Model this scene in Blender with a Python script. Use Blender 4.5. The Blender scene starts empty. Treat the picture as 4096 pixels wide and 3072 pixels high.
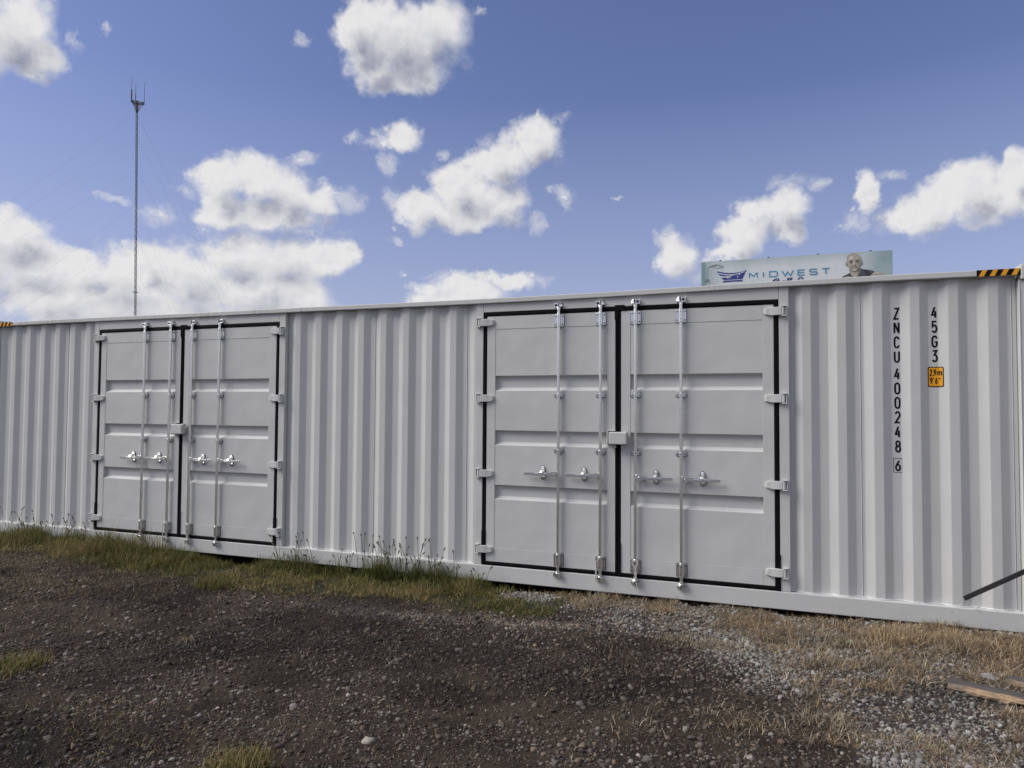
import bpy, math, random
import numpy as np
from mathutils import Vector, Matrix
random.seed(7)
rng = np.random.default_rng(11)
scene = bpy.context.scene
COL = scene.collection

# ------------------------------------------------------------------ camera
def rot3(ax, ay, az):
    return Matrix.Rotation(az, 3, 'Z') @ Matrix.Rotation(ax, 3, 'X') @ Matrix.Rotation(ay, 3, 'Y')
Rm = rot3(0.0356, -0.0064, 0.3545)
right, fwd, up = Rm.col[0].copy(), Rm.col[1].copy(), Rm.col[2].copy()
camd = bpy.data.cameras.new('camera')
cam = bpy.data.objects.new('camera', camd)
COL.objects.link(cam)
M4 = Matrix.Identity(4)
for i in range(3):
    M4[i][0], M4[i][1], M4[i][2] = right[i], up[i], -fwd[i]
M4[0][3], M4[1][3], M4[2][3] = 10.1611, -6.5945, 1.724
cam.matrix_world = M4
camd.sensor_width = 36.0
camd.lens = 24.674
camd.clip_start = 0.05
camd.clip_end = 3000
scene.camera = cam
CAM = Vector((10.1611, -6.5945, 1.724))

# ------------------------------------------------------------------ light
SUN_EL = math.radians(43)
SUN_DIR = Vector((-0.91 * math.cos(SUN_EL), -0.41 * math.cos(SUN_EL), math.sin(SUN_EL)))
sund = bpy.data.lights.new('sun', 'SUN')
sund.energy = 3.4
sund.angle = math.radians(36)
sund.color = (1.0, 0.97, 0.89)
sun = bpy.data.objects.new('sun', sund)
sun.rotation_euler = SUN_DIR.to_track_quat('Z', 'Y').to_euler()
sun.location = (0, -10, 20)
COL.objects.link(sun)
scene.view_settings.view_transform = 'Standard'
scene.view_settings.look = 'None'
scene.view_settings.exposure = 0.0
scene.view_settings.gamma = 1.0

# ------------------------------------------------------------------ world
world = bpy.data.worlds.new('World')
scene.world = world
world.use_nodes = True
wn, wl = world.node_tree.nodes, world.node_tree.links
wn.clear()

def N(tree, typ, **kw):
    n = tree.nodes.new(typ)
    for k, v in kw.items():
        if k.startswith('i_'):
            key = k[2:]
            n.inputs[int(key) if key.isdigit() else key].default_value = v
        else:
            setattr(n, k, v)
    return n

def mth(tree, op, a, b=None, c=None, clamp=False):
    n = tree.nodes.new('ShaderNodeMath'); n.operation = op; n.use_clamp = clamp
    for i, x in enumerate((a, b, c)):
        if x is None: continue
        if isinstance(x, (int, float)): n.inputs[i].default_value = x
        else: tree.links.new(x, n.inputs[i])
    return n.outputs[0]

def vm(tree, op, a, b=None, c=None):
    n = tree.nodes.new('ShaderNodeVectorMath'); n.operation = op
    for i, x in enumerate((a, b, c)):
        if x is None: continue
        if isinstance(x, tuple): n.inputs[i].default_value = x
        else: tree.links.new(x, n.inputs[i])
    return n.outputs['Value'] if op in ('LENGTH', 'DOT_PRODUCT', 'DISTANCE') else n.outputs['Vector']

# (azimuth, elevation, half width, half height) of the cumulus puffs, radians
PUFFS = [(-0.521,0.485,0.090,0.050),(-0.575,0.490,0.042,0.036),(-0.475,0.497,0.050,0.044),(-0.552,0.460,0.040,0.028),(-0.525,0.442,0.048,0.021),(-0.490,0.452,0.034,0.022),(-0.987,0.416,0.044,0.041),(-0.962,0.395,0.028,0.024),(-0.935,0.419,0.013,0.007),(-1.021,0.389,0.037,0.041),(-0.752,0.292,0.038,0.027),(-0.705,0.295,0.049,0.032),(-0.669,0.281,0.04,0.032),(-0.751,0.258,0.035,0.026),(-0.699,0.254,0.073,0.02),(-0.629,0.278,0.031,0.023),(-0.595,0.29,0.027,0.011),(-0.62,0.255,0.012,0.018),(-0.799,0.276,0.011,0.009),(-0.52,0.372,0.031,0.023),(-0.49,0.384,0.021,0.016),(-0.558,0.363,0.025,0.006),(-0.483,0.281,0.048,0.028),(-0.427,0.31,0.045,0.034),(-0.374,0.342,0.039,0.034),(-0.324,0.372,0.037,0.03),(-0.321,0.406,0.01,0.017),(-0.426,0.27,0.067,0.021),(-0.38,0.287,0.052,0.029),(-0.53,0.251,0.014,0.015),(-0.33,0.272,0.012,0.018),(-0.297,0.392,0.024,0.016),(-0.649,0.332,0.018,0.006),(-0.874,0.25,0.019,0.004),(-0.822,0.243,0.027,0.013),(-0.277,0.29,0.01,0.01),(-0.981,0.2,0.037,0.024),(-0.962,0.171,0.045,0.024),(-0.916,0.174,0.032,0.018),(-0.872,0.156,0.067,0.035),(-0.831,0.186,0.023,0.022),(-0.793,0.166,0.055,0.043),(-0.733,0.201,0.051,0.032),(-0.674,0.196,0.054,0.033),(-0.619,0.2,0.042,0.025),(-0.589,0.208,0.023,0.018),(-0.943,0.127,0.077,0.037),(-0.845,0.121,0.115,0.039),(-0.702,0.148,0.085,0.041),(-0.655,0.139,0.047,0.031),(-1.014,0.164,0.042,0.046),(-0.426,0.166,0.059,0.022),(-0.369,0.183,0.045,0.014),(-0.326,0.192,0.018,0.009),(-0.458,0.152,0.044,0.013),(-0.504,0.194,0.007,0.005),(-0.125,0.215,0.032,0.035),(-0.109,0.244,0.018,0.016),(-0.144,0.193,0.025,0.014),(-0.044,0.228,0.034,0.026),(-0.014,0.262,0.028,0.033),(0.015,0.271,0.031,0.025),(0.021,0.247,0.021,0.028),(-0.014,0.288,0.012,0.018),(-0.05,0.21,0.034,0.015),(0.12,0.279,0.015,0.028),(0.116,0.299,0.012,0.015),(0.099,0.256,0.017,0.016),(0.083,0.236,0.013,0.008),(0.149,0.295,0.019,0.007),(0.179,0.249,0.036,0.027),(0.22,0.262,0.032,0.031),(0.213,0.284,0.013,0.014),(0.243,0.243,0.046,0.026),(0.27,0.272,0.02,0.029),(0.273,0.292,0.012,0.012),(0.166,0.231,0.028,0.012),(0.296,0.255,0.028,0.045)]

# thin ragged wisps beside them
WISPS = [(-0.558,0.363,0.041,0.016),(-0.539,0.336,0.024,0.023),(-0.581,0.367,0.018,0.009),(-0.447,0.358,0.018,0.012),(-0.348,0.394,0.027,0.019),(-0.284,0.4,0.017,0.018),(-0.277,0.293,0.023,0.021),(-0.3,0.299,0.015,0.01),(-0.208,0.299,0.012,0.004),(-0.649,0.332,0.025,0.012),(-0.874,0.25,0.027,0.008),(-0.825,0.241,0.036,0.018),(-0.928,0.418,0.022,0.019),(0.149,0.295,0.027,0.014),(0.021,0.299,0.04,0.016),(0.058,0.295,0.014,0.012),(0.099,0.239,0.031,0.02),(-0.592,0.284,0.04,0.024),(-0.62,0.252,0.021,0.024),(-0.504,0.194,0.015,0.009),(-0.528,0.236,0.019,0.01),(-0.32,0.262,0.017,0.02),(-0.652,0.47,0.013,0.01),(-0.402,0.515,0.015,0.011),(-0.32,0.186,0.034,0.018),(-0.459,0.184,0.034,0.018),(-0.68,0.235,0.116,0.012),(-0.528,0.294,0.025,0.024),(-0.796,0.278,0.018,0.013),(-0.057,0.186,0.042,0.018),(0.146,0.24,0.024,0.026),(-0.886,0.44,0.009,0.009),(-0.387,0.359,0.031,0.027),(-0.301,0.366,0.027,0.037),(-0.729,0.323,0.027,0.008),(-0.1,0.182,0.029,0.014)]

def puff_group(puffs, name):
    g = bpy.data.node_groups.new(name, 'ShaderNodeTree')
    g.interface.new_socket('P', in_out='INPUT', socket_type='NodeSocketVector')
    g.interface.new_socket('D', in_out='OUTPUT', socket_type='NodeSocketFloat')
    gi, go = g.nodes.new('NodeGroupInput'), g.nodes.new('NodeGroupOutput')
    cur = None
    for (a, e, ra, re) in puffs:
        v = vm(g, 'MULTIPLY_ADD', gi.outputs[0], (1 / ra, 1 / re, 0.0), (-a / ra, -e / re, 0.0))
        l = vm(g, 'LENGTH', v)
        if name == 'cloud_cover' and ra * re < 0.00040: l = mth(g, 'ADD', l, 0.85)
        cur = l if cur is None else mth(g, 'SMOOTH_MIN', cur, l, 0.28)
    g.links.new(mth(g, 'SUBTRACT', 1.0, cur), go.inputs[0])
    return g

W = world.node_tree
tc = N(W, 'ShaderNodeTexCoord')
Dv = tc.outputs['Generated']
sep = N(W, 'ShaderNodeSeparateXYZ'); W.links.new(Dv, sep.inputs[0])
az = mth(W, 'ARCTAN2', sep.outputs[0], sep.outputs[1])
el = mth(W, 'ARCSINE', sep.outputs[2])
comb = N(W, 'ShaderNodeCombineXYZ'); W.links.new(az, comb.inputs[0]); W.links.new(el, comb.inputs[1])
P = comb.outputs[0]
def noise(tree, vec, scale, detail, rough=0.55, dist=0.0, color=False):
    n = tree.nodes.new('ShaderNodeTexNoise')
    n.inputs['Scale'].default_value = scale; n.inputs['Detail'].default_value = detail
    n.inputs['Roughness'].default_value = rough; n.inputs['Distortion'].default_value = dist
    if vec is not None: tree.links.new(vec, n.inputs['Vector'])
    return n.outputs['Color'] if color else n.outputs['Fac']
w1 = vm(W, 'SUBTRACT', noise(W, P, 10.0, 7.0, 0.60, color=True), (0.5, 0.5, 0.5))
w2 = vm(W, 'SUBTRACT', noise(W, P, 36.0, 5.0, 0.6, color=True), (0.5, 0.5, 0.5))
Pw = vm(W, 'ADD', vm(W, 'ADD', P, vm(W, 'MULTIPLY', w1, (0.08, 0.055, 0.0))), vm(W, 'MULTIPLY', w2, (0.028, 0.022, 0.0)))
G = puff_group(PUFFS, 'cloud_cover'); G2 = puff_group(WISPS, 'wisp_cover')
def cover(vec, grp=None):
    n = W.nodes.new('ShaderNodeGroup'); n.node_tree = grp or G
    W.links.new(vec, n.inputs[0]); return n.outputs[0]
D1 = cover(Pw)
L2 = (-0.015, 0.029, 0.0)
Pw2 = vm(W, 'ADD', Pw, L2)
D2 = cover(Pw2)
fb1 = noise(W, P, 20.0, 9.0, 0.53, 0.0)
fb2 = noise(W, vm(W, 'ADD', P, (-0.005, 0.007, 0.0)), 26.0, 6.0, 0.52, 0.0)
fb1s = noise(W, P, 26.0, 6.0, 0.52, 0.0)
# clouds over the rest of the sky dome
gen = mth(W, 'MULTIPLY', mth(W, 'SUBTRACT', noise(W, Dv, 2.2, 5.0, 0.55), 0.50), 4.0)
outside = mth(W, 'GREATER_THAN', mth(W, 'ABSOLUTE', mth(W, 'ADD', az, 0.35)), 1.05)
high = mth(W, 'GREATER_THAN', el, 0.80)
reg = mth(W, 'MAXIMUM', outside, high)
gen = mth(W, 'SUBTRACT', gen, mth(W, 'MULTIPLY', mth(W, 'SUBTRACT', 1.0, reg), 50.0))
D1m = mth(W, 'MAXIMUM', D1, gen)
dens = mth(W, 'ADD', D1m, mth(W, 'MULTIPLY', mth(W, 'SUBTRACT', fb1, 0.5), 1.7))
mr = N(W, 'ShaderNodeMapRange', interpolation_type='SMOOTHSTEP'); mr.inputs['From Min'].default_value = -0.24; mr.inputs['From Max'].default_value = 0.40
W.links.new(dens, mr.inputs['Value']); alpha = mr.outputs['Result']
DW = cover(Pw, G2)
fbw = noise(W, Pw, 30.0, 9.0, 0.68, 0.6)
mw = N(W, 'ShaderNodeMapRange', interpolation_type='SMOOTHSTEP'); mw.inputs['From Min'].default_value = 0.0; mw.inputs['From Max'].default_value = 1.1; mw.inputs['To Max'].default_value = 0.55
W.links.new(mth(W, 'ADD', DW, mth(W, 'MULTIPLY', mth(W, 'SUBTRACT', fbw, 0.52), 2.6)), mw.inputs['Value'])
alpha = mth(W, 'MAXIMUM', alpha, mth(W, 'MULTIPLY', mw.outputs[0], mth(W, 'MINIMUM', mth(W, 'MAXIMUM', mth(W, 'MULTIPLY', DW, 3.0), 0.0), 1.0)))
D2m = mth(W, 'MAXIMUM', D2, gen)
D2n = mth(W, 'ADD', D2m, mth(W, 'MULTIPLY', mth(W, 'SUBTRACT', fb1s, 0.5), 0.25))
cs_ = N(W, 'ShaderNodeMapRange', interpolation_type='SMOOTHSTEP'); cs_.inputs['From Min'].default_value = 0.0; cs_.inputs['From Max'].default_value = 1.0
cs_.inputs['To Min'].default_value = 0.0; W.links.new(mth(W, 'MINIMUM', mth(W, 'MULTIPLY_ADD', el, 1.1, 0.52), 0.93), cs_.inputs['To Max'])
W.links.new(D2n, cs_.inputs['Value'])
lit = mth(W, 'SUBTRACT', 0.97, cs_.outputs[0])
lit = mth(W, 'ADD', lit, mth(W, 'MULTIPLY', mth(W, 'SUBTRACT', fb1s, fb2), 1.1), clamp=True)
ramp = N(W, 'ShaderNodeValToRGB')
cr = ramp.color_ramp
cr.elements[0].position = 0.0; cr.elements[0].color = (0.30, 0.32, 0.41, 1)
cr.elements[1].position = 1.0; cr.elements[1].color = (0.80, 0.79, 0.80, 1)
e = cr.elements.new(0.5); e.color = (0.60, 0.61, 0.65, 1)
W.links.new(lit, ramp.inputs[0])
# unseen clouds outside the view, brightened to add fill light on the container
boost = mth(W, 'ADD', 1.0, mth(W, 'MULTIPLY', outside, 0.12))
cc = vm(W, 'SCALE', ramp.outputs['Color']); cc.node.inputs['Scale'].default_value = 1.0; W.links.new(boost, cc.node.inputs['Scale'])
sky = N(W, 'ShaderNodeTexSky', sky_type='NISHITA', sun_disc=False)
sky.sun_elevation = SUN_EL
sky.sun_rotation = math.atan2(SUN_DIR.x, SUN_DIR.y)
sky.air_density = 1.0; sky.dust_density = 1.0; sky.ozone_density = 2.5; sky.altitude = 200
bg1 = N(W, 'ShaderNodeBackground'); bg1.inputs['Strength'].default_value = 0.12
skt = vm(W, 'MULTIPLY', sky.outputs[0], (0.94, 0.825, 0.99))
hz = N(W, 'ShaderNodeMapRange'); hz.inputs['From Min'].default_value = 0.0; hz.inputs['From Max'].default_value = 0.42; hz.inputs['To Min'].default_value = 0.74; hz.inputs['To Max'].default_value = 0.0
W.links.new(el, hz.inputs['Value'])
hm = N(W, 'ShaderNodeMix', data_type='RGBA'); W.links.new(hz.outputs[0], hm.inputs[0]); W.links.new(skt, hm.inputs[6]); hm.inputs[7].default_value = (3.5, 3.8, 5.3, 1)
W.links.new(hm.outputs[2], bg1.inputs['Color'])
bg2 = N(W, 'ShaderNodeBackground'); bg2.inputs['Strength'].default_value = 1.0
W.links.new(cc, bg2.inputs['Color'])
mx = N(W, 'ShaderNodeMixShader')
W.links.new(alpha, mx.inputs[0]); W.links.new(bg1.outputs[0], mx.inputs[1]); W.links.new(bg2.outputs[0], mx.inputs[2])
wo = N(W, 'ShaderNodeOutputWorld'); W.links.new(mx.outputs[0], wo.inputs['Surface'])
world.cycles.sampling_method = 'MANUAL'; world.cycles.sample_map_resolution = 512

# ------------------------------------------------------------------ materials
def newmat(name):
    m = bpy.data.materials.new(name); m.use_nodes = True
    nt = m.node_tree; nt.nodes.clear()
    o = nt.nodes.new('ShaderNodeOutputMaterial'); b = nt.nodes.new('ShaderNodeBsdfPrincipled')
    nt.links.new(b.outputs[0], o.inputs[0])
    return m, nt, b
def mixc(nt, fac, a, b, blend='MIX'):
    n = nt.nodes.new('ShaderNodeMix'); n.data_type = 'RGBA'; n.blend_type = blend
    for sock, x in ((0, fac), (6, a), (7, b)):
        if isinstance(x, (int, float)): n.inputs[sock].default_value = x
        elif isinstance(x, tuple): n.inputs[sock].default_value = x if len(x) == 4 else (*x, 1)
        else: nt.links.new(x, n.inputs[sock])
    return n.outputs[2]
def remap(nt, v, a, b, c=0.0, d=1.0):
    n = nt.nodes.new('ShaderNodeMapRange'); n.interpolation_type = 'SMOOTHSTEP'
    nt.links.new(v, n.inputs[0])
    for i, x in zip((1, 2, 3, 4), (a, b, c, d)): n.inputs[i].default_value = x
    return n.outputs[0]
def bump(nt, b, h, strength, dist, prev=None):
    n = nt.nodes.new('ShaderNodeBump'); n.inputs['Strength'].default_value = strength; n.inputs['Distance'].default_value = dist
    nt.links.new(h, n.inputs['Height'])
    if prev is not None: nt.links.new(prev, n.inputs['Normal'])
    nt.links.new(n.outputs[0], b.inputs['Normal'])
    return n.outputs[0]
def objc(nt, sc=(1, 1, 1)):
    t = nt.nodes.new('ShaderNodeTexCoord'); mp = nt.nodes.new('ShaderNodeMapping')
    mp.inputs['Scale'].default_value = sc
    nt.links.new(t.outputs['Object'], mp.inputs[0])
    return mp.outputs[0]

def paint(name, base, rough=0.5, dent=0.0, streak=0.0, streakcol=(0.22, 0.21, 0.15)):
    m, nt, b = newmat(name)
    co = objc(nt)
    n1 = noise(nt, co, 2.3, 5, 0.6)
    col = mixc(nt, remap(nt, n1, 0.3, 0.75), tuple(c * 0.985 for c in base), tuple(min(1, c * 1.015) for c in base))
    # fine rain-washed grime running down
    cs = objc(nt, (9.0, 9.0, 0.9))
    n2 = noise(nt, cs, 2.0, 6, 0.6)
    col = mixc(nt, remap(nt, n2, 0.52, 0.8, 0.0, 0.08), col, (0.36, 0.35, 0.31))
    # mud flecks thrown up along the foot
    sz = nt.nodes.new('ShaderNodeSeparateXYZ'); nt.links.new(co, sz.inputs[0])
    lo = remap(nt, sz.outputs[2], 0.02, 0.42, 1.0, 0.0)
    sp_ = noise(nt, co, 34.0, 5, 0.7)
    col = mixc(nt, mth(nt, 'MULTIPLY', remap(nt, sp_, 0.60, 0.70, 0.0, 0.38), lo), col, (0.17, 0.14, 0.11))
    if streak:
        cs2 = objc(nt, (30.0, 3.0, 2.0)); n3 = noise(nt, cs2, 1.5, 5, 0.65)
        cs3 = objc(nt, (0.7, 1, 0.7)); n4 = noise(nt, cs3, 1.3, 3, 0.5)
        f = mth(nt, 'MULTIPLY', remap(nt, n3, 0.50, 0.68), remap(nt, n4, 0.48, 0.66, 0.0, streak))
        col = mixc(nt, f, col, streakcol)
    nt.links.new(col, b.inputs['Base Color'])
    b.inputs['Roughness'].default_value = rough
    b.inputs['Specular IOR Level'].default_value = 0.35
    pv = None
    if dent:
        pv = bump(nt, b, noise(nt, objc(nt, (1.0, 1.0, 1.0)), 2.6, 2, 0.4), 1.0, dent)
    bump(nt, b, noise(nt, co, 260.0, 2, 0.5), 0.35, 0.0012, pv)
    return m
BASE = (0.522, 0.526, 0.516)
M_PANEL = paint('light_grey_paint', BASE, dent=0.006)
M_DOOR = paint('door_grey_paint', BASE, dent=0.014)
M_RAIL = paint('rail_grey_paint', BASE, streak=0.55)
M_WELD = paint('weld_sealant', (0.66, 0.66, 0.66))

def simple(name, base, rough=0.5, metal=0.0, var=0.12, scale=30.0, bmp=0.0, spec=0.5):
    m, nt, b = newmat(name)
    co = objc(nt); n1 = noise(nt, co, scale, 6, 0.6)
    col = mixc(nt, remap(nt, n1, 0.3, 0.7), tuple(c * (1 - var) for c in base), tuple(min(1, c * (1 + var)) for c in base))
    nt.links.new(col, b.inputs['Base Color'])
    b.inputs['Roughness'].default_value = rough; b.inputs['Metallic'].default_value = metal
    b.inputs['Specular IOR Level'].default_value = spec
    if bmp: bump(nt, b, n1, 0.6, bmp)
    return m
def galvanised():
    m, nt, b = newmat('galvanised_steel')
    n1 = noise(nt, objc(nt, (1, 1, 0.5)), 60.0, 4, 0.6); n2 = noise(nt, objc(nt, (1, 1, .4)), 5.0, 3, 0.6)
    col = mixc(nt, remap(nt, n1, 0.3, 0.75), (0.76, 0.76, 0.74), (0.84, 0.84, 0.82))
    col = mixc(nt, remap(nt, n2, 0.5, 0.8, 0, .4), col, (0.55, 0.55, 0.53))
    nt.links.new(col, b.inputs['Base Color'])
    b.inputs['Metallic'].default_value = 1.0
    b.inputs['Roughness'].default_value = 0.30
    return m
M_GALV = galvanised()
M_RUB = simple('black_rubber', (0.005, 0.005, 0.0055), 0.7, spec=0.08)
M_RIVET = simple('dull_rivet', (0.12, 0.12, 0.13), 0.5, 0.5)
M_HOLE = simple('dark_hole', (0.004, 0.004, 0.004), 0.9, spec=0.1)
M_BLACKVINYL = simple('black_vinyl', (0.008, 0.008, 0.010), 0.6, spec=0.12, var=0.3)
M_YELLOW = simple('amber_vinyl', (0.72, 0.32, 0.015), 0.5, var=0.06, spec=0.3)
M_STEEL = simple('dark_bare_steel', (0.040, 0.036, 0.040), 0.55, 0.3, var=0.35, scale=18, bmp=0.002)
M_MAST = simple('weathered_mast_steel', (0.15, 0.15, 0.145), 0.7, 0.2)
M_MASTL = simple('pale_mast_steel', (0.24, 0.23, 0.21), 0.7, 0.2)
M_DARK = simple('dark_floor', (0.02, 0.018, 0.016), 0.9)
M_CORD = simple('pale_cord', (0.55, 0.54, 0.50), 0.9, var=0.2, scale=400)
M_TIE = simple('dirty_plastic', (0.25, 0.25, 0.26), 0.6, var=0.35, scale=25, bmp=0.01)
M_SCRAP = simple('pale_green_scrap', (0.42, 0.50, 0.36), 0.7, var=0.3, scale=60)

def attrmat(name, rough=0.85, trans=0.0, spec=0.2, noisesc=0.0):
    m, nt, b = newmat(name)
    a = nt.nodes.new('ShaderNodeAttribute'); a.attribute_name = 'tint'
    col = a.outputs['Color']
    if noisesc:
        n1 = noise(nt, objc(nt), noisesc, 4, 0.65)
        col = mixc(nt, 1.0, col, mixc(nt, remap(nt, n1, .3, .7), (0.62, 0.6, 0.58), (1.25, 1.25, 1.25)), 'MULTIPLY')
    nt.links.new(col, b.inputs['Base Color'])
    b.inputs['Roughness'].default_value = rough; b.inputs['Specular IOR Level'].default_value = spec
    if trans:
        t = nt.nodes.new('ShaderNodeBsdfTranslucent'); nt.links.new(col, t.inputs['Color'])
        mxs = nt.nodes.new('ShaderNodeMixShader'); mxs.inputs[0].default_value = trans
        o = [n for n in nt.nodes if n.type == 'OUTPUT_MATERIAL'][0]
        nt.links.new(b.outputs[0], mxs.inputs[1]); nt.links.new(t.outputs[0], mxs.inputs[2]); nt.links.new(mxs.outputs[0], o.inputs[0])
    return m
M_BLADE = attrmat('grass_blades', 0.7, 0.25)
M_STONE = attrmat('pebble_stone', 0.85, 0.0, 0.25, 90.0)

# ------------------------------------------------------------------ mesh builder
class MB:
    def __init__(self): self.v = []; self.f = []; self.m = []; self.cur = 0
    def quad(self, *p):
        n = len(self.v); self.v += [tuple(q) for q in p]; self.f.append(tuple(range(n, n + len(p)))); self.m.append(self.cur)
    def box(self, x0, x1, y0, y1, z0, z1):
        n = len(self.v)
        self.v += [(x0,y0,z0),(x1,y0,z0),(x1,y1,z0),(x0,y1,z0),(x0,y0,z1),(x1,y0,z1),(x1,y1,z1),(x0,y1,z1)]
        for q in ((0,1,5,4),(1,2,6,5),(2,3,7,6),(3,0,4,7),(4,5,6,7),(3,2,1,0)):
            self.f.append(tuple(n + i for i in q)); self.m.append(self.cur)
        return self
    def ring_loft(self, rings, cap=True):
        n = len(self.v); k = len(rings[0])
        for r in rings: self.v += [tuple(p) for p in r]
        for i in range(len(rings) - 1):
            for j in range(k):
                a, b = n + i*k + j, n + i*k + (j+1) % k
                self.f.append((a, b, b + k, a + k)); self.m.append(self.cur)
        if cap:
            self.f.append(tuple(n + j for j in reversed(range(k)))); self.m.append(self.cur)
            e = n + (len(rings)-1)*k
            self.f.append(tuple(e + j for j in range(k))); self.m.append(self.cur)
        return self
    def tube(self, pts, r, n=10):
        pts = [Vector(p) for p in pts]
        rs = r if isinstance(r, (list, tuple)) else [r]*len(pts)
        rings = []; prev = None
        for i, p in enumerate(pts):
            d = (pts[min(i+1, len(pts)-1)] - pts[max(i-1, 0)]).normalized()
            if prev is None:
                ref = Vector((0, 0, 1)) if abs(d.z) < 0.9 else Vector((1, 0, 0))
                a = d.cross(ref).normalized()
            else:
                a = (prev - d * prev.dot(d)).normalized()
            prev = a; b = d.cross(a)
            rings.append([p + (a*math.cos(t) + b*math.sin(t))*rs[i] for t in [2*math.pi*j/n for j in range(n)]])
        return self.ring_loft(rings)
    def prism(self, poly, y0, y1):      # polygon in XZ extruded along Y
        return self.ring_loft([[(x, y0, z) for x, z in poly], [(x, y1, z) for x, z in poly]])
    def build(self, name, mat, parent=None, bevel=0.0, smooth=False, segs=2):
        me = bpy.data.meshes.new(name)
        me.from_pydata(self.v, [], self.f)
        mats = mat if isinstance(mat, list) else [mat]
        for mm in mats: me.materials.append(mm)
        if len(mats) > 1: me.polygons.foreach_set('material_index', self.m)
        import bmesh
        bm = bmesh.new(); bm.from_mesh(me)
        bmesh.ops.recalc_face_normals(bm, faces=bm.faces); bm.to_mesh(me); bm.free()
        o = bpy.data.objects.new(name, me); COL.objects.link(o)
        if parent is not None: o.parent = parent
        if smooth:
            me.polygons.foreach_set('use_smooth', [True]*len(me.polygons))
            md = None
            try: me.set_sharp_from_angle(angle=math.radians(40))
            except Exception: pass
        if bevel:
            md = o.modifiers.new('bevel', 'BEVEL'); md.width = bevel; md.segments = segs; md.limit_method = 'ANGLE'; md.angle_limit = math.radians(35)
            md.harden_normals = False
        return o

def tag(o, label=None, cat=None, group=None, kind=None):
    if label: o['label'] = label
    if cat: o['category'] = cat
    if group: o['group'] = group
    if kind: o['kind'] = kind
    return o
def empty(name, loc=(0, 0, 0)):
    o = bpy.data.objects.new(name, None); o.location = loc; o.empty_display_size = 0.2; COL.objects.link(o); return o
def copy_tree(o, parent, dx):
    c = o.copy(); COL.objects.link(c); c.parent = parent
    if dx is not None: c.location = Vector(o.location) + dx
    for ch in list(o.children): copy_tree(ch, c, None)
    return c

# ------------------------------------------------------------------ stroke lettering
def arc(cx, cy, rx, ry, a0, a1, n=10):
    return [(cx + rx*math.cos(math.radians(a0 + (a1-a0)*i/n)), cy + ry*math.sin(math.radians(a0 + (a1-a0)*i/n))) for i in range(n+1)]
GL = {
 'Z': [[(0,1),(1,1),(0,0),(1,0)]], 'N': [[(0,0),(0,1)],[(1,0),(1,1)],[(-.02,1),(1.02,0)]],
 'C': [arc(.5,.72,.5,.28,12,180) + arc(.5,.28,.5,.28,180,348)],
 'U': [[(0,1)] + arc(.5,.28,.5,.28,180,360) + [(1,1)]],
 '4': [[(.62,1),(0,.27),(1,.27)],[(.74,.62),(.74,0)]],
 '0': [arc(.5,.70,.5,.30,0,180) + arc(.5,.30,.5,.30,180,360) + [(1,.70)]],
 '2': [arc(.5,.72,.48,.28,165,-35,12) + [(0,0),(1,0)]],
 '8': [arc(.5,.76,.42,.24,-90,270,16), arc(.5,.27,.5,.27,90,450,16)],
 '6': [[(.80,1),(.42,.74)] + arc(.5,.30,.5,.30,150,510,20)],
 '5': [[(.95,1),(.12,1),(.06,.52)] + arc(.48,.33,.5,.33,125,-150,14)],
 'G': [arc(.5,.72,.5,.28,12,180) + arc(.5,.28,.5,.28,180,360) + [(1,.46),(.55,.46)]],
 '3': [[(.04,1),(.92,1),(.42,.62)] + arc(.46,.31,.5,.31,90,-150,14)],
 '9': [[(.20,0),(.58,.26)] + arc(.5,.70,.5,.30,-30,330,20)],
 ',': [[(.5,.10),(.3,-.12)]], "'": [[(.5,1),(.4,.80)]], '"': [[(.3,1),(.2,.80)],[(.7,1),(.6,.80)]],
 'm': [[(0,0),(0,.66)],[(0,.48)] + arc(.26,.48,.24,.18,160,0,6) + [(.5,0)], [(.5,.48)] + arc(.76,.48,.24,.18,160,0,6) + [(1,0)]],
 'M': [[(0,0),(0,1)],[(1,0),(1,1)],[(0,1),(.5,.25),(1,1)]], 'I': [[(.5,0),(.5,1)]],
 'D': [[(0,0),(0,1),(.72,1),(.93,.90),(1,.72),(1,.28),(.93,.10),(.72,0),(0,0)]],
 'W': [[(0,1),(.27,0),(.5,.75),(.73,0),(1,1)]], 'E': [[(1,1),(0,1),(0,0),(1,0)],[(0,.5),(.9,.5)]],
 'S': [[(1,.84),(.93,1),(.07,1),(0,.9),(0,.6),(.07,.52),(.93,.48),(1,.4),(1,.1),(.93,0),(.07,0),(0,.16)]],
 'T': [[(0,1),(1,1)],[(.5,1),(.5,0)]],
}
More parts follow.
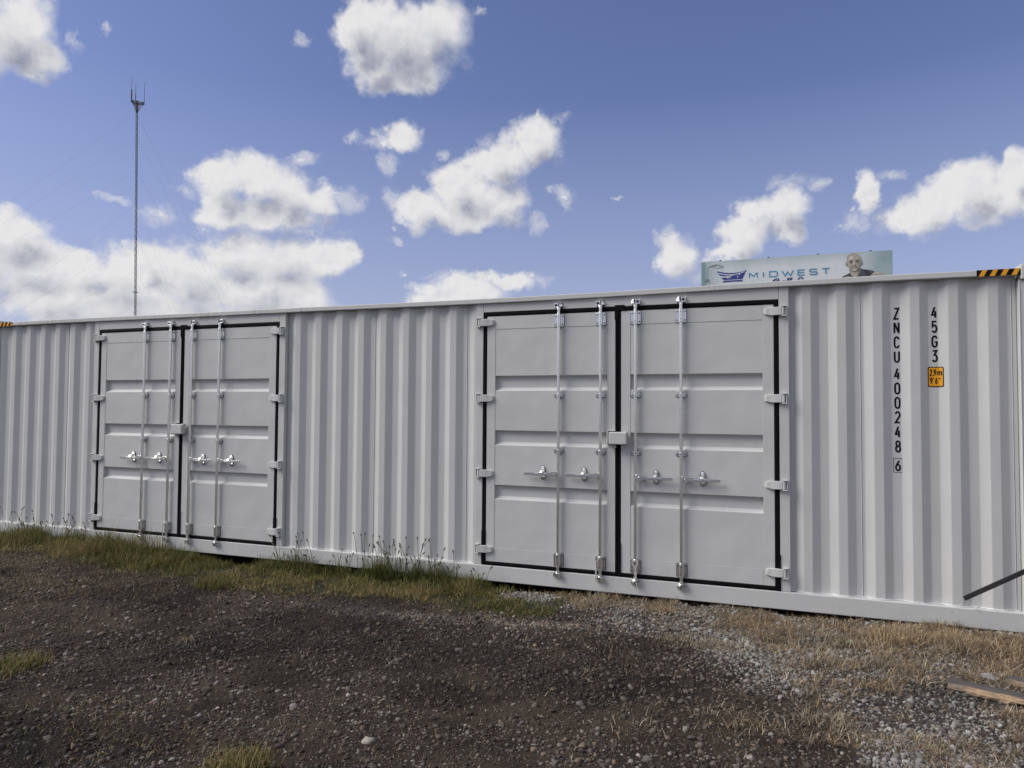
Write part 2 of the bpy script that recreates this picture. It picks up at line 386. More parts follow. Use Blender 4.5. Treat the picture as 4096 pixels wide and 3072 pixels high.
def ribbon(mb, pts, w, mapf, lift=0.0):
    """flat mitred stroke of width w; mapf(x, z, lift) gives the 3D point"""
    p = [Vector(q) for q in pts]; q = [p[0]]
    for a in p[1:]:
        if (a - q[-1]).length > 1e-6: q.append(a)
    p = q; closed = (p[0] - p[-1]).length < 1e-4
    if closed: p = p[:-1]
    n = len(p); L = []; Rr = []
    for i in range(n):
        if closed: a, b = p[i-1], p[(i+1) % n]
        else: a, b = p[max(i-1, 0)], p[min(i+1, n-1)]
        d1 = (p[i]-a); d2 = (b-p[i])
        if d1.length < 1e-9: d1 = d2
        if d2.length < 1e-9: d2 = d1
        d1.normalize(); d2.normalize()
        n1 = Vector((-d1.y, d1.x)); n2 = Vector((-d2.y, d2.x)); m = (n1+n2)
        if m.length < 0.3: m = n1 * 1.0; k = 1
        else: m.normalize(); k = min(1/max(m.dot(n1), 0.35), 2.6)
        L.append(p[i] + m*w/2*k); Rr.append(p[i] - m*w/2*k)
    rng_ = range(n if closed else n-1)
    for i in rng_:
        j = (i+1) % n
        mb.quad(*[mapf(v.x, v.y, lift) for v in (L[i], L[j], Rr[j], Rr[i])])
def glyph(mb, ch, x, z, w, h, th, mapf):
    for k, st in enumerate(GL[ch]):
        ribbon(mb, [(x + th/2 + a*(w-th), z + th/2 + b*(h-th)) for a, b in st], th, mapf, 0.0004*k)

# ------------------------------------------------------------------ ground
def vnoise(x, y, s, seed=0):
    x = x/s; y = y/s
    xi = np.floor(x).astype(int); yi = np.floor(y).astype(int); fx = x-xi; fy = y-yi
    fx = fx*fx*(3-2*fx); fy = fy*fy*(3-2*fy)
    def h(a, b):
        v = np.sin(a*127.1 + b*311.7 + seed*74.7)*43758.5453
        return v - np.floor(v)
    return (h(xi,yi)*(1-fx)+h(xi+1,yi)*fx)*(1-fy) + (h(xi,yi+1)*(1-fx)+h(xi+1,yi+1)*fx)*fy
def fbm(x, y, s, seed=0, o=4):
    t = 0; a = 1; tot = 0
    for k in range(o): t = t + a*vnoise(x, y, s/2**k, seed+k*13); tot += a; a *= 0.5
    return t/tot
def sst(a, b, v):
    t = np.clip((v-a)/(b-a), 0, 1); return t*t*(3-2*t)
def gh(x, y):
    x = np.asarray(x, float); y = np.asarray(y, float)
    z = -0.055 + 0.035*sst(8.5, 11.5, x) - 0.05*np.exp(-((x-5.2)/1.6)**2)*np.exp(-((y)/0.6)**2) + 0.05*sst(3.4, 1.5, x)*sst(-2.5, -0.3, y)
    near = np.exp(-((x-7)/14)**2 - (y/9)**2)
    z = z + near*((fbm(x, y, 1.3, 3)-0.5)*0.075 + (fbm(x, y, 0.22, 9)-0.5)*0.030 + (fbm(x, y, 0.09, 19, 2)-0.5)*0.022)
    z = z - 0.06*np.exp(-(((x-8.65)/0.16)**2 + ((y+0.62)/0.10)**2)) - 0.04*np.exp(-(((x-9.3)/0.35)**2 + ((y+0.95)/0.10)**2))
    z = z - 0.05*near*sst(-3.2, -5.5, y)
    return np.where((y > -0.012) & (y < 2.43) & (x > 0.4) & (x < 11.9), np.minimum(z, -0.15), z)

# zone masks ------------------------------------------------------
def straw_mask(x, y):
    edge = np.interp(x, [7.7, 8.2, 8.7, 9.14, 9.64, 10.0, 10.5, 11.5, 12.5, 14], [0.1, -0.18, -0.42, -0.62, -0.85, -1.05, -1.3, -1.35, -1.4, -1.5])
    n = (fbm(x, y, 0.45, 31)-0.5)
    m = sst(-0.05, 0.12, (y - edge) + n*0.55)
    gap = sst(0.51, 0.62, fbm(x, y*1.6, 0.38, 37))
    m = m*(1-0.85*gap)
    m2 = sst(0.60, 0.70, fbm(x, y*1.5, 0.5, 41))*sst(8.8, 9.8, x)*sst(-2.9, -1.9, y)*0.65
    m3 = sst(0.50, 0.64, fbm(x, y*1.6, 0.35, 47))*sst(9.8, 10.8, x)*0.7
    return np.maximum(m, np.maximum(m2, m3))
def green_mask(x, y):
    edge = np.interp(x, [-4, 0.5, 1.8, 3.0, 4.2, 5.2, 6.3, 7.2, 7.9, 8.35, 8.6], [-0.9, -0.95, -0.75, -0.75, -0.95, -1.15, -1.02, -0.95, -0.85, -0.8, 0.4])
    n = (fbm(x, y, 0.4, 51)-0.5)
    m = sst(-0.12, 0.26, (y-edge) + n*0.6)
    hole = sst(0.0, 0.2, 0.36-np.hypot((x-8.0)/1.2, (y+0.2)/0.55)+n*0.5)
    hole2 = 0.85*sst(0.0, 0.2, 0.5-np.hypot((x-4.55)/0.7, (y+0.45)/0.42)+n*0.6)
    return m*(1-np.maximum(hole, hole2))
def pale_mask(x, y):
    n = (fbm(x, y, 0.5, 61)-0.5)
    a = sst(0.0, 0.35, 1.0-np.hypot((x-8.05)/0.85, (y+0.15)/0.5)+n*0.5)
    edge = np.interp(x, [8.4, 9.14, 9.64, 9.94, 10.48, 10.6, 10.8, 12, 14], [-0.45, -0.85, -1.05, -1.45, -1.9, -2.7, -3.6, -5, -6])
    b = sst(-0.35, 0.45, (y-edge)+n*0.9)
    return np.maximum(a, b*(x > 8.2)*(0.35+0.65*sst(0.40, 0.60, fbm(x, y, 0.55, 67))))
def tan_mask(x, y):      # band of tan pebbles along the foot of the grass
    edge = np.interp(x, [4.5, 5.2, 6.3, 7.2, 8.2, 9.0], [-1.25, -1.32, -1.2, -1.15, -1.0, -0.85])
    n = (fbm(x, y, 0.3, 71)-0.5)
    return np.exp(-((y-edge+n*0.35)/0.14)**2)*sst(4.8, 7.6, x)*sst(9.4, 8.6, x)

def grid_axis(lo, hi, flo, fhi, step):
    mid = np.arange(flo, fhi, step)
    a = flo - np.cumsum(step*1.35**np.arange(1, 60)); a = a[a > lo]
    b = fhi + np.cumsum(step*1.35**np.arange(1, 60)); b = b[b < hi]
    return np.concatenate([[lo], a[::-1], mid, b, [hi]])
gx = grid_axis(-900, 900, -1.5, 13.0, 0.028); gy = grid_axis(-500, 1500, -4.6, 0.35, 0.025)
GX, GY = np.meshgrid(gx, gy)
GZ = gh(GX, GY)
nv = GX.size
me = bpy.data.meshes.new('ground')
vv = np.stack([GX, GY, GZ], -1).reshape(-1, 3)
nx_, ny_ = len(gx), len(gy)
ii = (np.arange(ny_-1)[:, None]*nx_ + np.arange(nx_-1)[None, :]).ravel()
ff = np.stack([ii, ii+1, ii+nx_+1, ii+nx_], -1)
def fill_mesh(me, verts, faces, k):
    me.vertices.add(len(verts)); me.vertices.foreach_set('co', verts.astype(np.float32).ravel())
    me.loops.add(faces.size); me.loops.foreach_set('vertex_index', faces.astype(np.int32).ravel())
    me.polygons.add(len(faces)); me.polygons.foreach_set('loop_start', np.arange(len(faces), dtype=np.int32)*k)
    me.update(calc_edges=True); me.validate()
fill_mesh(me, vv, ff, 4)
me.polygons.foreach_set('use_smooth', [True]*len(me.polygons))
at = me.color_attributes.new('zone', 'FLOAT_COLOR', 'POINT')
zc = np.ones((nv, 4), np.float32)
zc[:, 0] = straw_mask(vv[:, 0], vv[:, 1]); zc[:, 1] = green_mask(vv[:, 0], vv[:, 1]); zc[:, 2] = np.maximum(pale_mask(vv[:, 0], vv[:, 1]), 0.5*tan_mask(vv[:, 0], vv[:, 1]))
zc[:, 2] = np.clip(zc[:, 2], 0, 1)
at.data.foreach_set('color', zc.ravel())
at2 = me.attributes.new('damp', 'FLOAT', 'POINT')
dm_ = sst(0.40, 0.66, fbm(vv[:, 0], vv[:, 1]*1.4, 1.1, 181)); dm_ = np.maximum(dm_, np.exp(-(((vv[:, 0]-9.0)/0.9)**2 + ((vv[:, 1]+2.1)/0.35)**2)))
at2.data.foreach_set('value', dm_.astype(np.float32))
ground = bpy.data.objects.new('ground', me); COL.objects.link(ground); tag(ground, kind='structure')
m, nt, b = newmat('dark_soil')
a = nt.nodes.new('ShaderNodeAttribute'); a.attribute_name = 'zone'
sp = nt.nodes.new('ShaderNodeSeparateColor'); nt.links.new(a.outputs['Color'], sp.inputs[0])
co = objc(nt)
n1 = noise(nt, co, 1.7, 6, 0.62); n2 = noise(nt, co, 45.0, 6, 0.7); n3 = noise(nt, co, 9.0, 5, 0.6)
soil = mixc(nt, remap(nt, n1, 0.35, 0.68), (0.019, 0.015, 0.0125), (0.068, 0.053, 0.041))
soil = mixc(nt, remap(nt, n3, 0.45, 0.75, 0, 0.6), soil, (0.078, 0.061, 0.047))
soil = mixc(nt, remap(nt, n2, 0.52, 0.74, 0, 0.7), soil, (0.105, 0.091, 0.080))
a2 = nt.nodes.new('ShaderNodeAttribute'); a2.attribute_name = 'damp'
soil = mixc(nt, mth(nt, 'MULTIPLY', a2.outputs['Fac'], 0.75), mixc(nt, 1.0, soil, (1.15, 1.12, 1.08), 'MULTIPLY'), mixc(nt, 1.0, soil, (0.42, 0.40, 0.40), 'MULTIPLY'))
pale = mixc(nt, remap(nt, n2, 0.35, 0.65), (0.10, 0.095, 0.09), (0.26, 0.25, 0.24))
c = mixc(nt, mth(nt, 'MULTIPLY', sp.outputs[2], 0.75), soil, pale)
c = mixc(nt, mth(nt, 'MULTIPLY', sp.outputs[0], 0.7), c, mixc(nt, remap(nt, n2, .3, .7), (0.085, 0.06, 0.04), (0.24, 0.18, 0.12)))
c = mixc(nt, mth(nt, 'MULTIPLY', sp.outputs[1], 0.8), c, mixc(nt, remap(nt, n2, .3, .7), (0.018, 0.020, 0.010), (0.055, 0.055, 0.026)))
nt.links.new(c, b.inputs['Base Color']); b.inputs['Roughness'].default_value = 0.95; b.inputs['Specular IOR Level'].default_value = 0.15
pv = bump(nt, b, n3, 0.8, 0.035)
bump(nt, b, noise(nt, co, 80.0, 7, 0.78), 1.0, 0.02, pv)
me.materials.append(m)

# ------------------------------------------------------------------ container
cont = empty('shipping_container')
tag(cont, 'long light grey corrugated shipping container with two pairs of side doors', 'container')
LEN, DEP = 12.192, 2.438
YO, YI = 0.016, 0.052
PITCH = 0.2774
def corr_breaks(s, x0, x1):
    pts = [x0]
    k0 = int(math.floor((x0 - s)/PITCH)) - 1
    for k in range(k0, k0 + 60):
        for off in (0, 0.068, 0.1385, 0.2065):
            x = s + k*PITCH + off
            if x0 + 1e-4 < x < x1 - 1e-4: pts.append(x)
    return pts + [x1]
def yprof(x, s):
    t = ((x - s) % PITCH)
    if t < 0.068: return YO + (YI-YO)*t/0.068
    if t < 0.1385: return YI
    if t < 0.2065: return YI - (YI-YO)*(t-0.1385)/0.068
    return YO
def corr_panel(s, x0, x1, z0, z1, name='side_panel'):
    mb = MB(); xs = corr_breaks(s, x0, x1)
    zs = [z0, z1]
    n = len(xs)
    for z in zs: mb.v += [(x, yprof(x, s), z) for x in xs]
    for i in range(n-1): mb.f.append((i, i+1, n+i+1, n+i)); mb.m.append(0)
    # weld of the panel to the bottom rail
    me_o = mb.build(name, M_PANEL, cont)
    me_o.data.flip_normals() if me_o.data.polygons[0].normal.y > 0 else None
    md = me_o.modifiers.new('bend', 'BEVEL'); md.width = 0.0035; md.segments = 2; md.limit_method = 'ANGLE'; md.angle_limit = math.radians(15)
    w = MB()
    pts = [(x, yprof(x, s)-0.002, z0+0.004 + 0.002*random.uniform(-1, 1)) for x in np.arange(x0+0.002, x1-0.002, 0.02)]
    w.tube(pts, [0.0045*random.uniform(.7, 1.5) for _ in pts], 6)
    w.build('weld_bead', M_WELD, me_o, smooth=True)
    return me_o
P_L, P_M, P_R = 0.493, 5.1518, 10.4836
ZB, ZT = 0.154, 2.815
pl = corr_panel(P_L, 0.192, 1.976, ZB, ZT)
pm = corr_panel(P_M, 4.966, 7.327, ZB, ZT)
pr = corr_panel(P_R, 10.305, 12.000, ZB, ZT)
def seam(x, s, parent, z0=ZB, z1=2.80):
    y = yprof(x, s)
    sb = MB(); zz = np.arange(z0, z1, 0.06)
    sb.tube([(x + random.uniform(-.0007, .0007), y-0.0005, z) for z in zz], 0.0028, 6)
    sb.build('panel_seam', M_WELD, parent, smooth=True)
    g = MB(); g.quad((x+0.0030, y-0.0012, z0), (x+0.0052, y-0.0012, z0), (x+0.0052, y-0.0012, z1), (x+0.0030, y-0.0012, z1))
    g.build('seam_gap', M_HOLE, parent)
seam(1.452, P_L, pl); seam(6.110, P_M, pm); seam(7.205, P_M, pm); seam(10.872, P_R, pr); seam(11.966, P_R, pr)

# rails ------------------------------------------------------------
mb = MB()
rings = []
for x in np.linspace(0.178, 12.014, 48):
    sg = -0.018*math.exp(-((x-6.9)/2.3)**2) + 0.004*math.sin(x*1.3)
    rings.append([(x, -0.030, 2.813+sg), (x, -0.030, 2.862+sg), (x, 0.060, 2.864+sg), (x, 0.060, 2.813+sg)])
mb.ring_loft(rings)
mb.build('top_rail', M_RAIL, cont, bevel=0.006)
mb = MB(); mb.box(0.178, 12.014, 2.378, 2.458, 2.80, 2.862); mb.build('top_rail', M_RAIL, cont, bevel=0.006)
mb = MB(); mb.box(0.150, 12.030, -0.008, 0.060, 0.0, 0.1535); mb.build('bottom_rail', M_PANEL, cont, bevel=0.007)
mb = MB(); mb.box(0.150, 12.030, 2.378, 2.446, 0.0, 0.1535); mb.build('bottom_rail', M_PANEL, cont, bevel=0.007)
# corner posts, castings, roof corner plates
def casting(x0, x1, y0, y1, z0, z1):
    mb = MB(); mb.box(x0, x1, y0, y1, z0, z1)
    o = mb.build('corner_casting', M_RAIL, cont, bevel=0.008)
    yf = y0-0.0015 if y0 < 1 else y1+0.0015
    hb = MB(); cx, cz = (x0+x1)/2, (z0+z1)/2
    hb.quad(*[(cx + 0.020*(1 if math.cos(t) > 0 else -1) + 0.03*math.cos(t), yf, cz + 0.032*math.sin(t)) for t in [math.pi/10 + 2*math.pi*i/20 for i in range(20)]])
    hb.build('casting_hole', M_HOLE, o)
for xa, xb in ((0.0, 0.178), (12.014, 12.192)):
    for ya, yb in ((-0.034, 0.138), (2.300, 2.462)):
        casting(xa, xb, ya, yb, 2.776, 2.896); casting(xa, xb, ya, yb, -0.014, 0.104)
        mb = MB()
        px0, px1 = (xa, xb+0.014) if xa < 1 else (xa-0.012, xb)
        mb.box(px0+0.002, px1-0.002, max(ya, 0)-0.002 if ya < 1 else ya, yb-0.01, 0.104, 2.776)
        mb.build('corner_post', M_PANEL, cont, bevel=0.01)
for xa, xb in ((0.0, 0.185), (12.000, 12.192)):
    mb = MB(); mb.box(xa, xb, 0.14, 0.62, 2.850, 2.896); mb.build('roof_corner_plate', M_RAIL, cont, bevel=0.004)
# post step seen beside the right panel
mb = MB(); mb.box(12.006, 12.012, -0.008, 0.02, 0.154, 2.776); mb.build('post_edge', M_WELD, cont)
# roof, back wall, ends, floor
mb = MB(); xs = np.arange(0.10, 12.10, 0.1)
n = len(xs)
for y in (0.06, 2.378): mb.v += [(x, y, 2.845 - 0.018*(i % 2)) for i, x in enumerate(xs)]
for i in range(n-1): mb.f.append((i, i+1, n+i+1, n+i)); mb.m.append(0)
mb.build('roof', M_PANEL, cont)
mb = MB(); xs = corr_breaks(0.3, 0.17, 12.02); n = len(xs)
for z in (0.15, 2.81): mb.v += [(x, 2.44 - yprof(x, 0.3), z) for x in xs]
for i in range(n-1): mb.f.append((i, i+1, n+i+1, n+i)); mb.m.append(0)
mb.build('back_wall', M_PANEL, cont)
for xe, sg in ((0.03, 1), (12.16, -1)):
    mb = MB(); ys = corr_breaks(0.3, 0.12, 2.31); n = len(ys)
    for z in (0.05, 2.85): mb.v += [(xe + sg*(yprof(y, 0.3)-YO), y, z) for y in ys]
    for i in range(n-1): mb.f.append((i, i+1, n+i+1, n+i)); mb.m.append(0)
    mb.build('end_wall', M_PANEL, cont)
mb = MB(); mb.box(0.18, 12.01, 0.062, 2.376, 0.03, 0.15); mb.build('floor', M_DARK, cont)

# door frames ------------------------------------------------------
def door_frame(dx):
    mb = MB(); x0, xa, xb, x1 = 7.326+dx, 7.4065+dx, 10.2225+dx, 10.306+dx
    mb.box(x0, xa-0.0005, -0.002, 0.07, 0.1545, 2.835); mb.box(xb+0.0005, x1, -0.002, 0.07, 0.1545, 2.835)
    mb.box(xa+0.0015, xb-0.0015, -0.001, 0.07, 2.7065, 2.835)
    o = mb.build('door_frame', M_DOOR, cont, bevel=0.004)
    return o
door_frame(0); door_frame(-5.345)

def ring_frame(mb, x0, x1, z0, z1, wl_, wr, wt, wb, y0, y1):
    O = [(x0, z0), (x1, z0), (x1, z1), (x0, z1)]; I = [(x0+wl_, z0+wb), (x1-wr, z0+wb), (x1-wr, z1-wt), (x0+wl_, z1-wt)]
    n = len(mb.v)
    ch = 0.008
    for (ox, oz), (ix, iz) in zip(O, I):
        dx_, dz_ = (1 if ix > ox else -1), (1 if iz > oz else -1)
        mb.v += [(ox, y1, oz), (ox, y0+ch, oz), (ox+dx_*ch, y0, oz+dz_*ch), (ix-dx_*ch, y0, iz-dz_*ch), (ix, y0+ch, iz), (ix, y1, iz)]
    for i in range(4):
        j = (i+1) % 4
        for k in range(5):
            mb.f.append((n+i*6+k, n+j*6+k, n+j*6+k+1, n+i*6+k+1)); mb.m.append(mb.cur)

ZLO, ZHI = 0.194, 2.662
HZ = [2.600, 1.831, 1.074, 0.316]
def rivet(mb, x, y, z, r=0.007, h=0.006, n=8):
    mb.ring_loft([[(x + r*s*math.cos(t), y - hh, z + r*s*math.sin(t)) for t in [2*math.pi*i/n for i in range(n)]] for hh, s in ((0, 1), (h*0.7, .9), (h, .5))])
def rrect(cx, cz, w, h, r=0.010, n=3):
    out = []
    for sx, sz, a0 in ((1, 1, 0), (-1, 1, 90), (-1, -1, 180), (1, -1, 270)):
        for k in range(n+1):
            t = math.radians(a0 + 90*k/n); out.append((cx + sx*(w/2-r) + r*math.cos(t), cz + sz*(h/2-r) + r*math.sin(t)))
    return out

def make_leaf(x0, x1, hinge_side, rods, hdir):
    """x0..x1 outer edges of the leaf; hinge_side -1 left, +1 right; hdir the side its handles point to"""
    sl, sr = (0.090, 0.076) if hinge_side < 0 else (0.089, 0.093)
    mb = MB()
    mb.box(x0, x0+sl, 0.0, 0.050, ZLO, ZHI); mb.box(x1-sr, x1, 0.0, 0.050, ZLO, ZHI)
    a, c = x0+sl+0.0008, x1-sr-0.0008
    mb.box(a, c, 0.0005, 0.045, 2.530, ZHI-0.0005); mb.box(a, c, 0.0005, 0.045, ZLO+0.0005, 0.334)
    leaf = mb.build('door', M_DOOR, cont, bevel=0.0022)
    prof = [(2.5285,.0032),(2.057,.0032),(2.043,.042),(1.938,.042),(1.926,.030),(1.920,.025),(1.908,.0032),(1.508,.0032),(1.494,.042),(1.390,.042),(1.378,.030),(1.372,.025),(1.361,.0032),(.961,.0032),(.947,.042),(.848,.042),(.836,.030),(.830,.025),(.819,.0032),(.3355,.0032)]
    mb = MB(); n = len(prof)
    for x in (a, c): mb.v += [(x, y, z) for z, y in prof]
    for i in range(n-1): mb.f.append((i, i+1, n+i+1, n+i)); mb.m.append(0)
    p = mb.build('door_panel', M_DOOR, leaf)
    md = p.modifiers.new('bend', 'BEVEL'); md.width = 0.003; md.segments = 2; md.limit_method = 'ANGLE'; md.angle_limit = math.radians(8)
    # gasket
    mb = MB()
    if hinge_side < 0:
        ring_frame(mb, x0-0.0425, x1+0.0265, 0.1555, 2.700, 0.0415, 0.0255, 0.0375, 0.0378, -0.005, 0.05)
        mb.box(7.401, 7.448, -0.0075, 0.01, 0.166, 0.50)
    else:
        ring_frame(mb, x0-0.0265, x1+0.0425, 0.1555, 2.7055, 0.0255, 0.0415, 0.043, 0.0378, -0.0065, 0.05)
        mb.prism([(8.762, 2.720), (8.850, 2.720), (8.870, 2.705), (8.870, 2.668), (8.802, 2.668), (8.802, 2.56), (8.772, 2.56), (8.762, 2.59)], -0.011, 0.0)
        mb.box(8.792, 8.8235, -0.0095, 0.0, 0.17, 0.47); mb.box(10.1815, 10.2275, -0.0095, 0.0, 0.162, 0.47)
    mb.build('gasket', M_RUB, leaf, bevel=0.003)
    # hinges
    for z in HZ:
        s = hinge_side; xe = x0 if s < 0 else x1
        mb = MB()
        X = lambda d: xe + s*d
        kx = X(0.078)
        mb.ring_loft([[(kx + 0.016*math.cos(t), -0.020 + 0.016*math.sin(t), zz) for t in [2*math.pi*i/14 for i in range(14)]] for zz in (z-0.036, z+0.036)])
        for zz in (z-0.048, z+0.038):      # lugs welded to the frame
            mb.box(min(kx-0.014, X(0.108)), max(kx+0.014, X(0.108)), -0.040, 0.0, zz, zz+0.010)
        mb.box(min(X(0.100), X(0.108)), max(X(0.100), X(0.108)), -0.030, 0.0, z-0.038, z+0.038)
        prof = [(0.066, -0.036, -0.024, .036), (0.030, -0.034, -0.012, .036), (0.0, -0.030, -0.008, .037), (-0.030, -0.024, 0.0, .035), (-0.064, -0.021, 0.0, .027), (-0.080, -0.012, 0.0, .022)]
        mb.ring_loft([[(X(d), ya, z-hh), (X(d), ya, z+hh), (X(d), yb, z+hh), (X(d), yb, z-hh)] for d, ya, yb, hh in prof])
        mb.build('hinge', M_DOOR, leaf, bevel=0.004)
    for ri, rx in enumerate(rods):
        ry = -0.027
        mb = MB(); mb.tube([(rx, ry, 0.150), (rx, ry, 2.71)], 0.0155, 16)
        mb.build('lock_rod', M_GALV, leaf, smooth=True)
        for zc, hh, big in ((2.594, .062, 1), (1.862, .019, 0), (1.320, .019, 0), (0.268, .061, 1)):
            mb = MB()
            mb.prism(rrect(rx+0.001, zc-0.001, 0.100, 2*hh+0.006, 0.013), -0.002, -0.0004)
            pad = mb.build('bracket_backing', M_HOLE, leaf)  # black pad slightly larger than the plate, leaving a dark rim
            mb = MB()
            mb.prism(rrect(rx, zc, 0.094, 2*hh, 0.012), -0.006, -0.0021)
            br = mb.build('rod_bracket', M_GALV, leaf, bevel=0.0015)
            mb = MB(); rr = 0.0215 if big else 0.0185
            k = 12
            outer = [(rx + rr*math.cos(t), ry + rr*math.sin(t)) for t in [math.pi*1.0 + math.pi*i/k for i in range(k+1)]]
            poly = [(rx+rr, -0.006)] + [(rx-rr, -0.006)] + outer
            mb.ring_loft([[(px, py, zz) for px, py in poly] for zz in (zc-hh*0.92, zc+hh*0.92)])
            if big:
                for e_ in (-1, 1): mb.tube([(rx, ry, zc+e_*(hh*0.92)), (rx, ry, zc+e_*(hh+0.008))], 0.0195, 16)
            mb.build('rod_sleeve', M_GALV, br, bevel=0.002, smooth=True)
        # cam ends
        for zc, s in ((2.735, 1), (0.122, -1)):
            mb = MB()
            mb.tube([(rx, ry, zc-s*0.045), (rx, ry, zc-s*0.030)], 0.018, 14)
            mb.ring_loft([[(rx + r_*math.cos(t), ry + 0.6*r_*math.sin(t), zc+s*dz) for t in [2*math.pi*i/12 for i in range(12)]] for r_, dz in ((0.014, -0.032), (0.026, -0.022), (0.022, -0.012))])
            q = hdir; k_ = 1.15
            mb.ring_loft([[(rx - q*0.006, ry-0.026, zc+s*-0.012), (rx - q*0.040, ry-0.012, zc+s*-0.010), (rx - q*0.040, ry+0.020, zc+s*-0.010), (rx - q*0.006, ry+0.018, zc+s*-0.012)],
                          [(rx - q*0.012, ry-0.024, zc+s*0.020), (rx - q*0.036, ry-0.010, zc+s*0.012), (rx - q*0.036, ry+0.020, zc+s*0.012), (rx - q*0.010, ry+0.018, zc+s*0.020)],
                          [(rx - q*0.018, ry-0.012, zc+s*0.034), (rx - q*0.028, ry-0.008, zc+s*0.028), (rx - q*0.027, ry+0.014, zc+s*0.028), (rx - q*0.017, ry+0.014, zc+s*0.034)]])
            xs0, xs1 = sorted((rx + q*0.006, rx + q*0.042))
            mb.box(xs0, xs1, ry-0.010, -0.003, zc-0.016, zc-0.006); mb.box(xs0, xs1, ry-0.010, -0.003, zc+0.016, zc+0.026)
            mb.box(min(rx+q*.036, rx+q*.043), max(rx+q*.036, rx+q*.043), ry-0.012, -0.003, zc-0.018, zc+0.028)
            mb.box(min(rx+q*.004, rx+q*.011), max(rx+q*.004, rx+q*.011), ry-0.012, -0.003, zc-0.018, zc+0.028)
            mb.build('cam_end', M_GALV, leaf, bevel=0.0015)
            mb = MB(); mb.box(rx-0.036, rx+0.036, -0.0045, -0.0022, zc-0.030, zc+0.034); mb.build('cam_keeper_plate', M_RIVET, leaf, bevel=0.001)
        # rivets and holes
        for zc, hh, big in ((2.594, .040, 1), (1.862, .0, 0), (1.320, .0, 0), (0.268, .040, 1)):
            rr = 0.0215 if big else 0.0185
            for e_ in ((-1, 1) if big else (0,)):
                for q in (-1, 1):
                    rv = MB(); rivet(rv, rx+q*0.0355, -0.006, zc+e_*hh, 0.0075, 0.007); rv.build('rivet', M_RIVET, leaf, smooth=True)
                zq = zc + e_*hh*0.85
                ho = MB(); ho.quad(*[(rx + 0.0045*math.cos(t), ry-rr-0.0008, zq + 0.0045*math.sin(t)) for t in [2*math.pi*i/8 for i in range(8)]])
                ho.build('bolt_hole', M_HOLE, leaf)
        # handle
        q = hdir; hz = 1.094
        mb = MB()
        xs0, xs1 = sorted((rx + q*0.012, rx + q*0.062))
        mb.prism([(xs0, hz-0.022), (xs0+0.008, hz-0.028), (xs1-0.004, hz-0.028), (xs1, hz-0.022), (xs1, hz+0.020), (xs1-0.006, hz+0.027), (xs0+0.004, hz+0.027), (xs0, hz+0.020)], -0.052, -0.020)
        h = [(0.058, .018), (0.16, .017), (0.205, .0135), (0.335, .012), (0.346, .008)]
        mb.ring_loft([[(rx+q*d, -0.047, hz-w_-0.004*(d > .18)), (rx+q*d, -0.047, hz+w_), (rx+q*d, -0.036, hz+w_), (rx+q*d, -0.036, hz-w_-0.004*(d > .18))] for d, w_ in h])
        for e_ in (-1, 1):
            mb.prism([(rx+q*0.11, hz+e_*0.002), (rx+q*0.17, hz+e_*0.010+.002), (rx+q*0.245, hz+e_*0.002)], -0.062, -0.046)
        rivet(mb, rx+q*0.036, -0.052, hz+0.001, 0.010 if ri == 0 and q > 0 else 0.006, 0.008)
        mb.build('handle', M_GALV, leaf, bevel=0.0018)
        cx = rx + q*(0.188 if q > 0 else 0.163); cz = 1.103
        mb = MB(); mb.prism(rrect(cx, cz, 0.046, 0.134, 0.0225, 5), -0.005, -0.0003)
        ct = mb.build('handle_catch', M_HOLE, leaf)
        mb = MB(); mb.prism(rrect(cx+0.002, cz, 0.039, 0.127, 0.0190, 5), -0.0085, -0.005)
        for s_, z1_ in ((1, 0.048), (-1, -0.050)):
            pr_ = [(z1_+s_*0.012, -0.009), (z1_-s_*0.006, -0.014), (z1_-s_*0.026, -0.052 if s_ > 0 else -0.040), (z1_-s_*0.046, -0.068 if s_ > 0 else -0.044)]
            wd = [0.015, 0.015, 0.014, 0.012]
            mb.ring_loft([[(cx-w_, y_-0.003, cz+zz), (cx+w_, y_-0.003, cz+zz), (cx+w_, y_+0.003, cz+zz), (cx-w_, y_+0.003, cz+zz)] for (zz, y_), w_ in zip(pr_, wd)])
        rivet(mb, cx, -0.0085, cz+0.050, 0.008, 0.009); rivet(mb, cx, -0.0085, cz-0.049, 0.008, 0.009)
        mb.build('catch_tongue', M_GALV, ct, bevel=0.001)
    return leaf
leafL = make_leaf(7.449, 8.767, -1, [8.213, 8.629], -1)
leafR = make_leaf(8.822, 10.180, 1, [8.963, 9.382], 1)
# lock box on the right leaf, its bracket on the left leaf
mb = MB(); mb.box(8.722, 8.892, -0.092, -0.012, 1.398, 1.514)
lb = mb.build('lock_box', M_DOOR, leafR, bevel=0.010, segs=3)
mb = MB(); hook = [(8.885, -0.045, 1.512)] + [(8.907 + 0.014*math.cos(t), -0.045, 1.487 + 0.022*math.sin(t)) for t in [math.radians(a_) for a_ in (150, 190, 230, 270, 310, 350, 380)]]
mb.tube(hook, 0.0045, 8); mb.box(8.850, 8.900, -0.06, -0.03, 1.514, 1.522); mb.build('lock_box_hook', M_DOOR, leafR, smooth=True)
mb = MB(); mb.box(8.699, 8.708, -0.060, 0.0, 1.392, 1.530); mb.box(8.699, 8.775, -0.060, 0.0, 1.522, 1.531); mb.box(8.735, 8.780, -0.030, 0.0, 1.366, 1.384)
mb.build('lock_bracket', M_DOOR, leafL, bevel=0.002)
for lf in (leafL, leafR): copy_tree(lf, cont, Vector((-5.345, 0, 0)))

